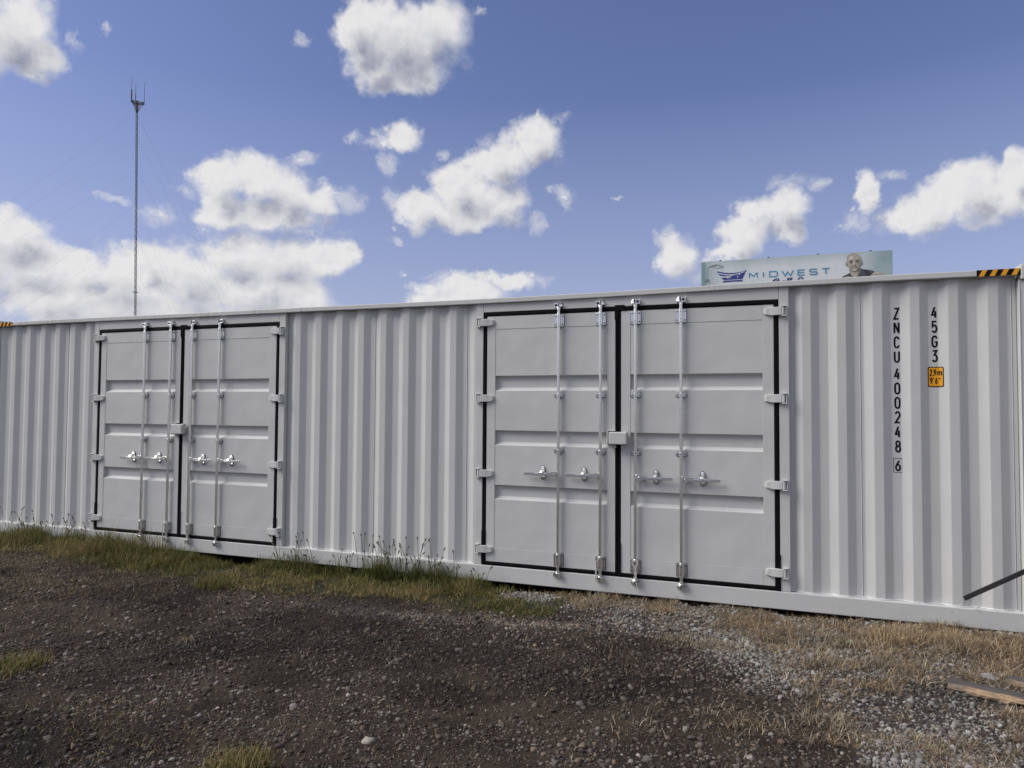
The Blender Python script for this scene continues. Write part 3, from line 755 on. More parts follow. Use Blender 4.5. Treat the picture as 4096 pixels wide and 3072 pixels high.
# markings ---------------------------------------------------------
def on_inner(x, z, lift=0.0):
    t = (6.5945 + YI)/6.5945
    return (10.161 + (x-10.161)*t, YI - 0.0016 - lift, 1.724 + (z-1.724)*t)
def marking(name, items, x, w=0.046, h=0.102):
    mb = MB()
    for ch, zt in items: glyph(mb, ch, x, zt-h, w, h, 0.0142, on_inner)
    return mb
mb = marking('s', [('Z', 2.592), ('N', 2.473), ('C', 2.352), ('U', 2.231), ('4', 2.089), ('0', 1.967), ('0', 1.847), ('2', 1.728), ('4', 1.606), ('8', 1.485)], 11.1195)
glyph(mb, '6', 11.1185, 1.228, 0.044, 0.095, 0.0138, on_inner)
bx0, bx1, bz0, bz1 = 11.1085, 11.1715, 1.219, 1.335
ribbon(mb, [(bx0, bz0), (bx1, bz0), (bx1, bz1), (bx0, bz1), (bx0, bz0)], 0.0035, on_inner)
mb.build('serial_marking', M_BLACKVINYL, pr)
mb = marking('s', [('4', 2.592), ('5', 2.472), ('G', 2.351), ('3', 2.231)], 11.3955)
mb.build('size_marking', M_BLACKVINYL, pr)
# height sticker follows the corrugation
def on_panel(x, z, lift=0.0):
    t = (6.5945 + YI)/6.5945; X = 10.161 + (x-10.161)*t
    return (X, yprof(X, P_R) - 0.0016 - lift, 1.724 + (z-1.724)*t)
def strip_rect(mb, x0, x1, z0, z1, r, lift):
    bps = sorted(set([x0, x0+r*0.3, x0+r*0.7, x0+r, x1-r, x1-r*0.7, x1-r*0.3, x1] + [x for x in (11.378, 11.4465) if x0 < x < x1]))
    def ext(x):
        d = max(x0+r-x, x-(x1-r), 0); return r - math.sqrt(max(r*r-d*d, 0))
    for a_, c_ in zip(bps[:-1], bps[1:]):
        mb.quad(on_panel(a_, z0+ext(a_), lift), on_panel(c_, z0+ext(c_), lift), on_panel(c_, z1-ext(c_), lift), on_panel(a_, z1-ext(a_), lift))
mb = MB(); strip_rect(mb, 11.366, 11.477, 1.926, 2.092, 0.010, 0.0)
st = mb.build('height_sticker', M_BLACKVINYL, pr)
mb = MB(); strip_rect(mb, 11.3725, 11.4705, 1.9335, 2.0845, 0.007, 0.0010); mb.build('sticker_face', M_YELLOW, st)
mb = MB()
lift2 = lambda x, z, l=0.0: on_panel(x, z, l+0.0022)
for ch, x, w_ in (('2', 11.379, .019), (',', 11.3985, .010), ('9', 11.408, .019), ('m', 11.431, .034)): glyph(mb, ch, x, 2.018, w_, .054, .0074, lift2)
for ch, x, w_ in (('9', 11.381, .019), ("'", 11.402, .010), ('6', 11.417, .019), ('"', 11.442, .016)): glyph(mb, ch, x, 1.950, w_, .054, .0074, lift2)
mb.build('sticker_lettering', M_BLACKVINYL, st)
# hazard stripes on the top rail ends
def hazard(x0, x1, yoff):
    mb = MB(); mb.box(x0, x1, -0.0318, -0.029, 2.8115, 2.8635)
    o = mb.build('hazard_tape', M_BLACKVINYL, cont)
    mb = MB(); W_ = x1-x0
    for k in range(4):
        a_ = x0 + W_*(0.047 + 0.2495*k) + yoff
        s_ = W_*0.085
        pts = [(a_, 2.812), (a_+W_*0.118, 2.812), (a_+s_+W_*0.118, 2.863), (a_+s_, 2.863)]
        pts = [(min(max(px, x0), x1), pz) for px, pz in pts]
        mb.quad(*[(px, -0.0328, pz) for px, pz in pts])
    mb.build('amber_stripes', M_YELLOW, o)
hazard(11.715, 12.012, 0.0); hazard(0.180, 0.477, 0.020)
# lashing ring on the bottom rail
mb = MB(); mb.tube([(11.668, -0.012, 0.156), (11.672, -0.016, 0.168), (11.682, -0.018, 0.176), (11.692, -0.016, 0.177), (11.700, -0.012, 0.170)], 0.0035, 8)
mb.build('lashing_ring', M_WELD, cont, smooth=True)

# ------------------------------------------------------------------ cords tied to the bottom of the lock rods
def cord(pts, label, r=0.0035, dx=0.0):
    mb = MB()
    for p in pts: mb.tube([(x+dx, y, z) for x, y, z in p], r, 6)
    tag(mb.build('cord', M_CORD, None, smooth=True), label, 'cord', 'cords looped over the lock rods')
loopA = [[(8.610,-.056,.325),(8.642,-.060,.336),(8.664,-.040,.338)], [(8.642,-.060,.336),(8.620,-.060,.318),(8.596,-.052,.285),(8.592,-.045,.20),(8.588,-.046,.13),(8.592,-.048,.088),(8.606,-.050,.082),(8.610,-.050,.10),(8.600,-.048,.15),(8.596,-.048,.25)]]
loopB = [[(8.963,-.052,.334),(8.938,-.056,.322),(8.940,-.060,.298),(8.966,-.062,.262),(8.972,-.060,.20),(8.976,-.058,.13),(8.990,-.056,.070)], [(8.963,-.052,.334),(8.990,-.056,.322),(8.990,-.060,.296),(8.968,-.064,.262),(8.978,-.060,.20),(8.970,-.060,.15),(8.984,-.057,.10),(8.996,-.055,.056)]]
cord(loopA, 'pale cord on the second lock rod from the left of the nearer door pair')
cord(loopB, 'pale knotted cord just right of the black centre seal of the nearer doors')
cord(loopA, 'pale cord on the second lock rod from the left of the farther door pair', dx=-5.345)
cord(loopB, 'pale knotted cord just right of the black centre seal of the farther doors', dx=-5.345)

# ------------------------------------------------------------------ steel bar leaning in from the right
A = Vector((11.523, -0.35, 0.306)); Bp = Vector((11.908, -0.35, 0.540)); d = (Bp-A).normalized()
side = Vector((-d.z, 0, d.x)); end = A + d*1.75
mb = MB(); hw = 0.0175
mb.ring_loft([[p - side*hw + Vector((0, .0, 0)), p + side*hw, p + side*hw + Vector((0, .012, 0)), p - side*hw + Vector((0, .012, 0))] for p in (A + side*0.0, end)])
sb_ = empty('steel_bar_stand', (end.x, -0.35, float(gh(end.x, -0.35))))
tag(sb_, 'dark flat steel bar slanting in front of the container bottom rail at the right edge', 'steel bar')
o = mb.build('bar', M_STEEL, None, bevel=0.0015); o.parent = sb_; o.matrix_parent_inverse = Matrix.Translation(-sb_.location)
mb = MB(); mb.box(end.x-0.02, end.x+0.02, -0.336, -0.296, float(gh(end.x, -0.35))-0.1, end.z+0.03); mb.box(end.x-0.15, end.x+0.15, -0.45, -0.18, float(gh(end.x, -0.35))-0.02, float(gh(end.x, -0.35))+0.035)
o = mb.build('upright', M_STEEL, None, bevel=0.002); o.parent = sb_; o.matrix_parent_inverse = Matrix.Translation(-sb_.location)

# ------------------------------------------------------------------ lumber
def wood_mat():
    m, nt, b = newmat('weathered_split_wood')
    t = nt.nodes.new('ShaderNodeTexCoord'); 
    mp = nt.nodes.new('ShaderNodeMapping'); mp.inputs['Scale'].default_value = (3.0, 60.0, 60.0); nt.links.new(t.outputs['Object'], mp.inputs[0])
    g = noise(nt, mp.outputs[0], 1.0, 6, 0.65, 0.4)
    a = nt.nodes.new('ShaderNodeAttribute'); a.attribute_name = 'tint'
    c = mixc(nt, 1.0, a.outputs['Color'], mixc(nt, remap(nt, g, .3, .7), (0.45, .42, .4), (1.25, 1.22, 1.2)), 'MULTIPLY')
    nt.links.new(c, b.inputs['Base Color']); b.inputs['Roughness'].default_value = 0.85
    bump(nt, b, g, 1.0, 0.006); return m
M_WOOD = wood_mat()
def plank(name, p0, p1, wid, th, label, seed):
    rnd = random.Random(seed)
    p0, p1 = Vector(p0), Vector(p1); L = (p1-p0).length; n = 40
    verts = []; cols = []; faces = []
    for i in range(n+1):
        x = L*i/n
        jag = 0.012*math.sin(i*0.9+seed) + 0.010*rnd.uniform(-1, 1)
        notch = 0.03*math.exp(-((x-0.37)/0.025)**2)
        f = 0.7 + 0.3*min(1, x/0.25)
        ring = [(-wid/2 + 0.004*rnd.uniform(-1,1) , 0.0 + notch*0.6), (-wid/2 + jag*0.4 - 0.006, th*0.45), (-wid/2 + 0.008 + jag*0.5, th*(0.88)), (-wid/2+0.016+jag*.6, th), (0, th*1.02), (wid/2, th*0.98), (wid/2, 0.0)]
        for k, (y, z) in enumerate(ring):
            verts.append((x, y, z))
            grey = (0.085, 0.078, 0.078); raw = (0.36, 0.26, 0.165)
            w_ = 1.0 if k in (1, 2) else (0.75 if k == 0 else 0.0)
            w_ *= 0.25 + 0.75*min(1, x/0.18)
            if k == 3: w_ = 0.25*rnd.random()
            if notch > 0.01 and k == 0: w_ = 0
            cols.append(tuple(grey[c]*(1-w_) + raw[c]*w_ for c in range(3)) + (1,))
    k = 7
    for i in range(n):
        for j in range(k): faces.append((i*k+j, (i+1)*k+j, (i+1)*k+(j+1) % k, i*k+(j+1) % k))
    faces.append(tuple(range(k))); faces.append(tuple(n*k + j for j in reversed(range(k))))
    me = bpy.data.meshes.new(name); me.from_pydata(verts, [], faces)
    import bmesh
    bm = bmesh.new(); bm.from_mesh(me); bmesh.ops.recalc_face_normals(bm, faces=bm.faces); bm.to_mesh(me); bm.free()
    at = me.color_attributes.new('tint', 'FLOAT_COLOR', 'POINT'); at.data.foreach_set('color', np.array(cols, np.float32).ravel())
    me.materials.append(M_WOOD)
    o = bpy.data.objects.new(name, me); COL.objects.link(o)
    o.location = p0; dd = p1-p0
    o.rotation_euler = (0, -math.atan2(dd.z, math.hypot(dd.x, dd.y)), math.atan2(dd.y, dd.x))
    tag(o, label, 'wood plank'); return o
plank('broken_plank', (11.205, -1.405, -0.022), (12.15, -1.78, -0.010), 0.11, 0.048, 'longer grey weathered plank with a pale split front edge, on the gravel', 3)
plank('broken_plank', (11.575, -1.20, -0.025), (12.2, -1.62, 0.03), 0.10, 0.050, 'short visible end of a split plank lying behind the longer plank', 8)

# crumpled plastic and small scrap
def crumple(name, cx, cy, w, d, h, mat, label, cat, seed):
    r_ = np.random.default_rng(seed); n = 16; verts = []; faces = []
    for j in range(n):
        for i in range(n):
            u, v = i/(n-1)-.5, j/(n-1)-.5
            x = cx + w*u*(1-0.5*(v+.5)) + r_.normal(0, w*0.02); y = cy + d*v + r_.normal(0, d*0.02)
            z = float(gh(x, y)) + 0.012 + h*max(0, 1-4*(u*u+v*v)) + abs(r_.normal(0, h*0.35))
            verts.append((x, y, z))
    for j in range(n-1):
        for i in range(n-1):
            if (i-n/2)**2 + (j-n/2)**2 < (n/2)**2*1.15: faces.append((j*n+i, j*n+i+1, (j+1)*n+i+1, (j+1)*n+i))
    mb = MB(); mb.v = verts; mb.f = faces; mb.m = [0]*len(faces)
    o = mb.build(name, mat, None, smooth=False)
    md = o.modifiers.new('t', 'SOLIDIFY'); md.thickness = 0.002
    tag(o, label, cat)
crumple('plastic_rag', 11.49, -1.12, 0.13, 0.12, 0.010, M_TIE, 'crumpled dirty grey plastic rag in the straw behind the planks', 'rag', 5)
crumple('paper_scrap', 10.70, -0.70, 0.075, 0.06, 0.02, M_SCRAP, 'small crumpled pale green scrap lying in the dry grass', 'scrap', 9)

# ------------------------------------------------------------------ radio mast
MBASE = Vector((-102.27, 92.70, 0.0)); MTOP = Vector((-102.86, 92.02, 58.2))
mast = empty('radio_mast', MBASE)
tag(mast, 'tall slender guyed lattice mast with three whip antennas, behind the container', 'radio mast')
def mchild(mb, name, mat, parent=mast, **k):
    o = mb.build(name, mat, parent, **k)
    if parent is mast: o.matrix_parent_inverse = Matrix.Translation(-MBASE)
    return o
vd = Vector((-0.752, 0.659, 0)); rp = Vector((0.659, 0.752, 0))
def mp_(t): return MBASE.lerp(MTOP, t)
legs = [(-0.17, -0.08), (0.17, -0.10), (0.03, 0.18)]
mb = MB(); mbl = MB()
for li, (a_, c_) in enumerate(legs):
    off = rp*a_ + vd*c_
    (mb if li else mbl).tube([MBASE+off, MTOP+off], 0.038, 6)
NS = 96
for i in range(NS):
    t0, t1 = i/NS, (i+1)/NS
    for q in range(3):
        A_, B_ = legs[q], legs[(q+1) % 3]
        pa = mp_(t0) + rp*A_[0] + vd*A_[1]; pb = mp_(t1) + rp*B_[0] + vd*B_[1]
        if i % 2: pa, pb = mp_(t1) + rp*A_[0] + vd*A_[1], mp_(t0) + rp*B_[0] + vd*B_[1]
        mb.tube([pa, pb], 0.022, 4)
        pc = mp_(t0) + rp*A_[0] + vd*A_[1]; pdn = mp_(t0) + rp*B_[0] + vd*B_[1]
        mb.tube([pc, pdn], 0.026, 4)
mchild(mb, 'lattice_shaft', M_MAST); mchild(mbl, 'feed_line', M_MASTL)
# top triangular platform
mb = MB()
ends = [rp*-0.95 + vd*-0.3, rp*1.2 + vd*-0.2, rp*-0.3 + vd*1.1]
pt = MTOP + Vector((0, 0, 1.55))
for i in range(3):
    e0, e1 = ends[i], ends[(i+1) % 3]
    for z in (0, -0.35): mb.tube([pt+e0+Vector((0,0,z)), pt+e1+Vector((0,0,z))], 0.07, 6)
    mb.tube([pt+e0, MTOP+Vector((0,0,1.0))], 0.07, 6); mb.tube([pt+e0, MTOP+Vector((0,0,-0.6))], 0.05, 6); mb.tube([pt+e0*0.7, MTOP+Vector((0,0,-0.3))], 0.04, 6)
    for f_ in (0.25, 0.5, 0.75): mb.tube([pt+e0.lerp(e1, f_), pt+e0.lerp(e1, f_)+Vector((0,0,-0.35))], 0.05, 4)
mb.tube([MTOP+Vector((0,0,-.2)), MTOP+Vector((0,0,1.7))], 0.26, 8)
mchild(mb, 'antenna_platform', M_MAST)
for e0, hgt, r0, hb in ((ends[0], 4.4, 0.14, 2.0), (ends[2]*0.9, 3.9, 0.09, 1.9), (ends[1], 4.0, 0.06, 0.6)):
    mb = MB(); b0 = pt + e0 + Vector((0, 0, -0.3))
    mb.tube([b0, b0+Vector((0,0,hb+.3))], r0, 6); mb.tube([b0+Vector((0,0,hb+.3)), b0+Vector((0,0,hgt+.3))], [0.045, 0.03], 6)
    mchild(mb, 'whip_antenna', M_MAST)
mb = MB(); mb.box(-0.5, 0.5, -0.12, 0.12, 0, 0.12)
for v_i, q in enumerate(mb.v): mb.v[v_i] = tuple(mp_(0.40) + rp*q[0] + vd*q[1] + Vector((0,0,q[2])))
mchild(mb, 'side_arm', M_MAST)
anch = {('l', 0): -rp*58, ('l', 1): -rp*42, ('a', 0): rp*21 - vd*45, ('a', 1): rp*13 - vd*28, ('b', 0): rp*35 + vd*45, ('b', 1): rp*22 + vd*28}
for lv, z in enumerate((57.6, 53.0, 46.5, 40.0, 33.8, 27.2, 20.5)):
    for s_ in ('l', 'a', 'b'):
        far = 0 if lv < 3 else 1
        mb = MB(); top = mp_(z/58.2); g_ = MBASE + anch[(s_, far)]
        sag = [top.lerp(g_, k/8) - Vector((0, 0, 0.7*math.sin(math.pi*k/8))) for k in range(9)]
        mb.tube(sag, 0.0065, 4); mchild(mb, 'guy_wire', M_MAST)
mb = MB(); mb.tube([MBASE+Vector((0,0,-.6)), MBASE+Vector((0,0,.1))], 0.7, 12); mchild(mb, 'base_block', M_MASTL)

# ------------------------------------------------------------------ billboard
bb = empty('billboard', (11.85, 56.2, 0.0))
tag(bb, 'pale advertising billboard with boat emblem, blue lettering and a man, behind the container', 'billboard')
def bchild(mb, name, mat, parent=bb, **k):
    o = mb.build(name, mat, parent, **k)
    if parent is bb: o.matrix_parent_inverse = Matrix.Translation(-bb.location)
    return o
BX, BZ, BY = 4.54, 10.25, 55.60
mb = MB(); mb.box(BX-0.02, BX+14.66, BY, BY+0.45, BZ-0.05, BZ+4.27)
bchild(mb, 'board_frame', simple('pale_board_frame', (0.42, 0.50, 0.50), 0.6))
for s_ in (1.55, 5.44, 9.25, 13.12):
    mb = MB(); mb.box(BX+s_-0.06, BX+s_+0.08, BY+0.05, BY+0.4, BZ+4.27, BZ+4.36); bchild(mb, 'top_clip', M_DARK)
mb = MB(); mb.tube([(11.85, 56.6, -0.5), (11.85, 56.6, BZ+3)], 0.5, 20); bchild(mb, 'pole', M_MASTL, smooth=True)
mb = MB(); mb.box(BX, BX+14.6, BY-1.0, BY-0.2, BZ-0.6, BZ-0.5)
for s_ in np.arange(0.3, 14.6, 2.3): mb.tube([(BX+s_, BY-0.9, BZ-0.5), (BX+s_, 56.1, BZ-0.9)], 0.05, 6)
bchild(mb, 'catwalk', M_MAST)
# printed face
m, nt, b = newmat('poster_print')
t = nt.nodes.new('ShaderNodeTexCoord'); co = t.outputs['Object']
n1 = noise(nt, co, 0.28, 5, 0.6); n2 = noise(nt, co, 2.2, 6, 0.7)
sx = nt.nodes.new('ShaderNodeSeparateXYZ'); nt.links.new(co, sx.inputs[0])
xx = mth(nt, 'ABSOLUTE', mth(nt, 'DIVIDE', mth(nt, 'SUBTRACT', sx.outputs[0], BX+6.8), 7.6))
zz = mth(nt, 'DIVIDE', mth(nt, 'SUBTRACT', sx.outputs[2], BZ), 4.27)
edge = mth(nt, 'MAXIMUM', remap(nt, xx, 0.55, 1.0), remap(nt, zz, 0.75, 1.05, 0, 0.6))
edge = mth(nt, 'ADD', edge, mth(nt, 'MULTIPLY', mth(nt, 'SUBTRACT', n1, 0.5), 0.9), clamp=True)
c = mixc(nt, edge, (0.68, 0.71, 0.74), (0.27, 0.37, 0.40))
c = mixc(nt, remap(nt, n2, .45, .8, 0, .25), c, (0.30, 0.38, 0.38))
nt.links.new(c, b.inputs['Base Color']); b.inputs['Roughness'].default_value = 0.6
mb = MB(); mb.quad((BX, BY-0.012, BZ), (BX+14.64, BY-0.012, BZ), (BX+14.64, BY-0.012, BZ+4.24), (BX, BY-0.012, BZ+4.24))
poster = bchild(mb, 'poster', m); poster.matrix_parent_inverse = Matrix.Translation(-bb.location)
def ink(name, col): return simple(name, col, 0.6, var=0.05, scale=3)
K = {}
def inkm(col):
    if col not in K: K[col] = ink('ink_%d' % len(K), col)
    return K[col]
class Art:
    def __init__(self): self.mb = MB(); self.cols = []; self.layer = 0
    def col(self, c):
        if c not in self.cols: self.cols.append(c)
        self.mb.cur = self.cols.index(c)
    def poly(self, c, pts):
        self.layer += 1; self.col(c); self.mb.quad(*[(BX+s, BY-0.015-0.003*self.layer, BZ+t_) for s, t_ in pts])
    def line(self, c, pts, w):
        self.layer += 1; self.col(c); L_ = self.layer
        ribbon(self.mb, pts, w, lambda x, z, l: (BX+x, BY-0.015-0.003*L_, BZ+z))
    def ell(self, c, cx, cy, rx, ry, rot=0, n=20):
        a = math.radians(rot)
        self.poly(c, [(cx + rx*math.cos(t)*math.cos(a) - ry*math.sin(t)*math.sin(a), cy + rx*math.cos(t)*math.sin(a) + ry*math.sin(t)*math.cos(a)) for t in [2*math.pi*i/n for i in range(n)]])
    def done(self, name): return bchild(self.mb, name, [inkm(c) for c in self.cols], poster)
a = Art(); DG = (0.16, 0.20, 0.21); LG = (0.55, 0.58, 0.57)
a.poly((0.20, 0.32, 0.34), [(0.02, 1.2), (0.30, 1.2), (0.34, 4.2), (0.02, 4.2)])
a.line(DG, [(0.48, 1.4), (0.49, 2.16), (0.50, 3.53), (0.56, 3.71), (0.69, 3.80), (1.34, 3.97)], 0.10); a.line(LG, [(0.505, 1.4), (0.515, 2.16), (0.52, 3.53), (0.58, 3.70), (0.70, 3.78)], 0.035)
a.poly((0.30, 0.35, 0.35), [(0.85, 3.73), (1.22, 3.88), (1.44, 3.98), (1.87, 3.80), (1.81, 3.68), (1.3, 3.63)]); a.poly(LG, [(1.0, 3.74), (1.3, 3.80), (1.65, 3.74), (1.3, 3.67)])
a.poly(DG, [(0.34, 2.76), (0.64, 2.74), (0.64, 2.45), (0.33, 2.46)]); a.poly(LG, [(0.52, 2.5), (0.62, 2.5), (0.62, 2.2), (0.52, 2.2)])
a.done('printed_shower')
NB = (0.030, 0.045, 0.24); WH = (0.62, 0.66, 0.68)
a = Art()
a.poly(NB, [(1.27, 3.39), (1.94, 3.22), (2.68, 3.16), (3.32, 3.24), (3.72, 3.35), (3.67, 3.24), (3.41, 3.00), (2.87, 2.92), (2.04, 2.90), (1.50, 3.00)])
a.poly(WH, [(1.40, 3.24), (2.04, 3.08), (2.77, 3.05), (3.58, 3.26), (3.52, 3.19), (2.77, 2.98), (2.04, 3.01), (1.44, 3.15)])
a.poly(NB, [(1.65, 2.78), (2.22, 2.80), (2.87, 2.98), (3.61, 3.17), (3.52, 2.98), (3.34, 2.56), (2.91, 2.56), (1.85, 2.57)])
a.poly(NB, [(1.85, 2.53), (3.32, 2.54), (3.39, 2.41), (2.5, 2.42), (1.71, 2.39)])
a.poly(WH, [(1.80, 2.58), (3.34, 2.59), (3.33, 2.54), (1.85, 2.54)])
a.line(WH, [(1.60, 2.86), (2.22, 2.90), (2.87, 3.05), (3.05, 3.05)], 0.06)
for sx_, tz_, r_ in ((2.17, 2.79, .06), (2.38, 2.83, .04), (2.97, 2.82, .05), (3.12, 3.03, .05), (2.28, 2.72, .03)): a.ell(WH, sx_, tz_, r_, r_*1.3)
a.done('boat_emblem')
TB = (0.085, 0.27, 0.42)
a = Art()
for ch, x0_, x1_ in (('M', 3.88, 4.60), ('I', 4.82, 5.24), ('D', 5.48, 6.18), ('W', 6.44, 7.42), ('E', 7.68, 8.28), ('S', 8.57, 9.20), ('T', 9.50, 10.14)):
    a.layer += 1; a.col(TB); L_ = a.layer; th = 0.10
    for k, st in enumerate(GL[ch]):
        ribbon(a.mb, [(x0_ + th/2 + p_*(x1_-x0_-th), 2.61 + th/2 + q_*(0.53-th)) for p_, q_ in st], th, lambda x, z, l: (BX+x, BY-0.015-0.003*L_-l, BZ+z), 0.001*k)
NV = (0.03, 0.035, 0.16)
scr = [[(5.70, 2.10), (5.82, 2.34), (6.02, 2.47), (6.20, 2.45), (6.24, 2.33), (6.02, 2.26)], [(5.92, 2.40), (5.84, 2.05), (5.80, 1.70)], [(6.02, 2.26), (6.22, 2.14), (6.12, 1.80), (5.85, 1.65)],
       [(6.42, 1.9), (6.50, 2.22), (6.64, 2.26), (6.62, 1.8), (6.76, 1.75)], [(6.80, 1.75), (6.92, 2.20), (7.02, 2.47), (6.94, 2.45), (6.86, 2.0), (6.96, 1.72)], [(6.72, 2.22), (7.06, 2.25)],
       [(7.06, 1.75), (7.12, 2.2), (7.24, 2.46), (7.15, 2.44), (7.08, 1.9), (7.22, 2.12), (7.36, 2.05), (7.34, 1.72)], [(8.10, 2.33), (8.02, 2.47), (7.86, 2.47), (7.72, 2.30), (7.66, 2.05), (7.72, 1.78), (7.95, 1.70), (8.12, 1.84)]]
for st in scr: a.line(NV, st, 0.085)
a.done('lettering')
a = Art()
SK = (0.42, 0.38, 0.31); SKD = (0.25, 0.22, 0.18); SKL = (0.62, 0.58, 0.50); HR = (0.36, 0.35, 0.33); SH = (0.035, 0.036, 0.055); BK = (0.02, 0.017, 0.015)
a.poly(SKD, [(11.56, 2.93), (11.58, 2.42), (11.93, 1.9), (12.26, 2.0), (12.39, 2.95)])
a.poly(SK, [(11.60, 2.80), (11.66, 2.42), (11.93, 2.1), (12.10, 2.3), (12.20, 2.75)])
a.poly(SH, [(10.75, 1.6), (10.91, 2.23), (11.23, 2.44), (11.58, 2.60), (11.72, 2.37), (11.97, 2.20), (12.18, 2.29), (12.33, 2.60), (12.40, 2.94), (12.55, 2.86), (12.87, 2.80), (13.2, 2.72), (13.42, 2.60), (13.30, 2.35), (13.10, 2.15), (13.0, 1.6)])
a.poly((0.075, 0.075, 0.10), [(12.40, 2.94), (12.55, 2.86), (12.75, 2.35), (12.40, 1.8), (12.28, 2.2)])
a.poly((0.08, 0.08, 0.13), [(12.95, 2.75), (13.2, 2.71), (13.40, 2.60), (13.30, 2.42), (13.05, 2.55)])
a.poly((0.20, 0.20, 0.21), [(11.08, 1.9), (11.14, 2.24), (11.30, 2.40), (11.50, 2.42), (11.70, 2.30), (11.75, 1.9)])
a.poly(SK, [(13.02, 2.18), (13.20, 2.46), (13.40, 2.60), (13.58, 2.62), (13.72, 2.55), (13.95, 2.52), (14.08, 2.38), (14.16, 2.22), (14.0, 2.0), (13.1, 1.9)])
a.line(SKL, [(13.45, 2.56), (13.66, 2.50), (13.80, 2.36)], 0.06); a.line(SKD, [(13.68, 2.46), (13.92, 2.38), (14.02, 2.24)], 0.035); a.line(SKD, [(13.40, 2.40), (13.60, 2.32), (13.7, 2.2)], 0.03)
a.ell(SKD, 11.36, 3.32, 0.07, 0.16); a.ell(SKD, 12.45, 3.38, 0.06, 0.17)
a.poly(HR, [(11.38, 3.40), (11.37, 3.77), (11.43, 4.00), (11.60, 4.15), (11.91, 4.21), (12.19, 4.12), (12.38, 3.92), (12.44, 3.60), (12.42, 3.3), (12.3, 3.2), (11.5, 3.2)])
a.poly(SK, [(11.42, 3.72), (11.52, 3.92), (11.66, 4.04), (11.92, 4.08), (12.14, 4.02), (12.30, 3.86), (12.36, 3.58), (12.37, 3.24), (12.28, 2.96), (12.12, 2.74), (11.93, 2.68), (11.73, 2.75), (11.56, 2.97), (11.43, 3.3)])
a.poly(SKL, [(11.50, 3.70), (11.60, 3.94), (11.80, 4.00), (11.84, 3.72), (11.62, 3.64)])
a.poly(SKD, [(12.20, 3.62), (12.34, 3.70), (12.37, 3.24), (12.28, 2.96), (12.16, 2.78), (12.20, 3.1)])
a.poly((0.30, 0.275, 0.24), [(11.55, 3.02), (11.66, 3.16), (11.80, 3.20), (11.92, 3.17), (12.04, 3.20), (12.16, 3.14), (12.26, 3.00), (12.12, 2.76), (11.93, 2.70), (11.74, 2.77)])
a.poly((0.46, 0.43, 0.39), [(11.74, 2.90), (11.92, 2.98), (12.10, 2.92), (12.02, 2.76), (11.93, 2.73), (11.80, 2.78)])
a.poly(BK, [(11.52, 3.53), (11.62, 3.62), (11.82, 3.60), (11.81, 3.54), (11.63, 3.56)]); a.poly(BK, [(12.00, 3.61), (12.20, 3.65), (12.29, 3.56), (12.18, 3.59), (12.00, 3.55)])
a.ell(SKD, 11.68, 3.46, 0.12, 0.06); a.ell(SKD, 12.13, 3.49, 0.12, 0.06); a.ell(BK, 11.68, 3.45, 0.07, 0.035); a.ell(BK, 12.13, 3.48, 0.07, 0.035)
a.poly(SKL, [(11.87, 3.52), (11.94, 3.52), (11.99, 3.25), (11.84, 3.25)]); a.line(SKD, [(11.80, 3.26), (11.92, 3.20), (12.02, 3.27)], 0.035); a.line(SKD, [(11.97, 3.50), (12.02, 3.30)], 0.03)
a.line((0.09, 0.05, 0.045), [(11.74, 3.07), (11.92, 3.03), (12.12, 3.08)], 0.035); a.line(SKL, [(11.80, 3.045), (11.94, 3.01), (12.06, 3.05)], 0.018)
a.done('printed_portrait')

# ------------------------------------------------------------------ gravel
def in_view(x, y, z=0.0, mx=0.12):
    d = np.stack([x - CAM.x, y - CAM.y, z - CAM.z + 0*x], -1)
    r_ = d @ np.array(right); f_ = d @ np.array(fwd); u_ = d @ np.array(up)
    return (f_ > 0.3) & (np.abs(r_/f_) < 0.7296 + mx) & (u_/f_ > -0.5472 - mx)
def ico(sub):
    import bmesh
    bm = bmesh.new(); bmesh.ops.create_icosphere(bm, subdivisions=sub, radius=1.0)
    v = np.array([p.co[:] for p in bm.verts]); f = np.array([[w.index for w in q.verts] for q in bm.faces]); bm.free()
    return v, f
def scatter_pts(n, x0=-3, x1=14, y0=-5.0, y1=-0.0):
    x = rng.uniform(x0, x1, n); y = rng.uniform(y0, y1, n)
    k = in_view(x, y); return x[k], y[k]
def damp(x, y):      # darker damp patches of soil
    d = sst(0.40, 0.66, fbm(x, y*1.4, 1.1, 181))
    d = np.maximum(d, np.exp(-(((x-9.0)/0.9)**2 + ((y+2.1)/0.35)**2)))
    return d*(1-pale_mask(x, y))
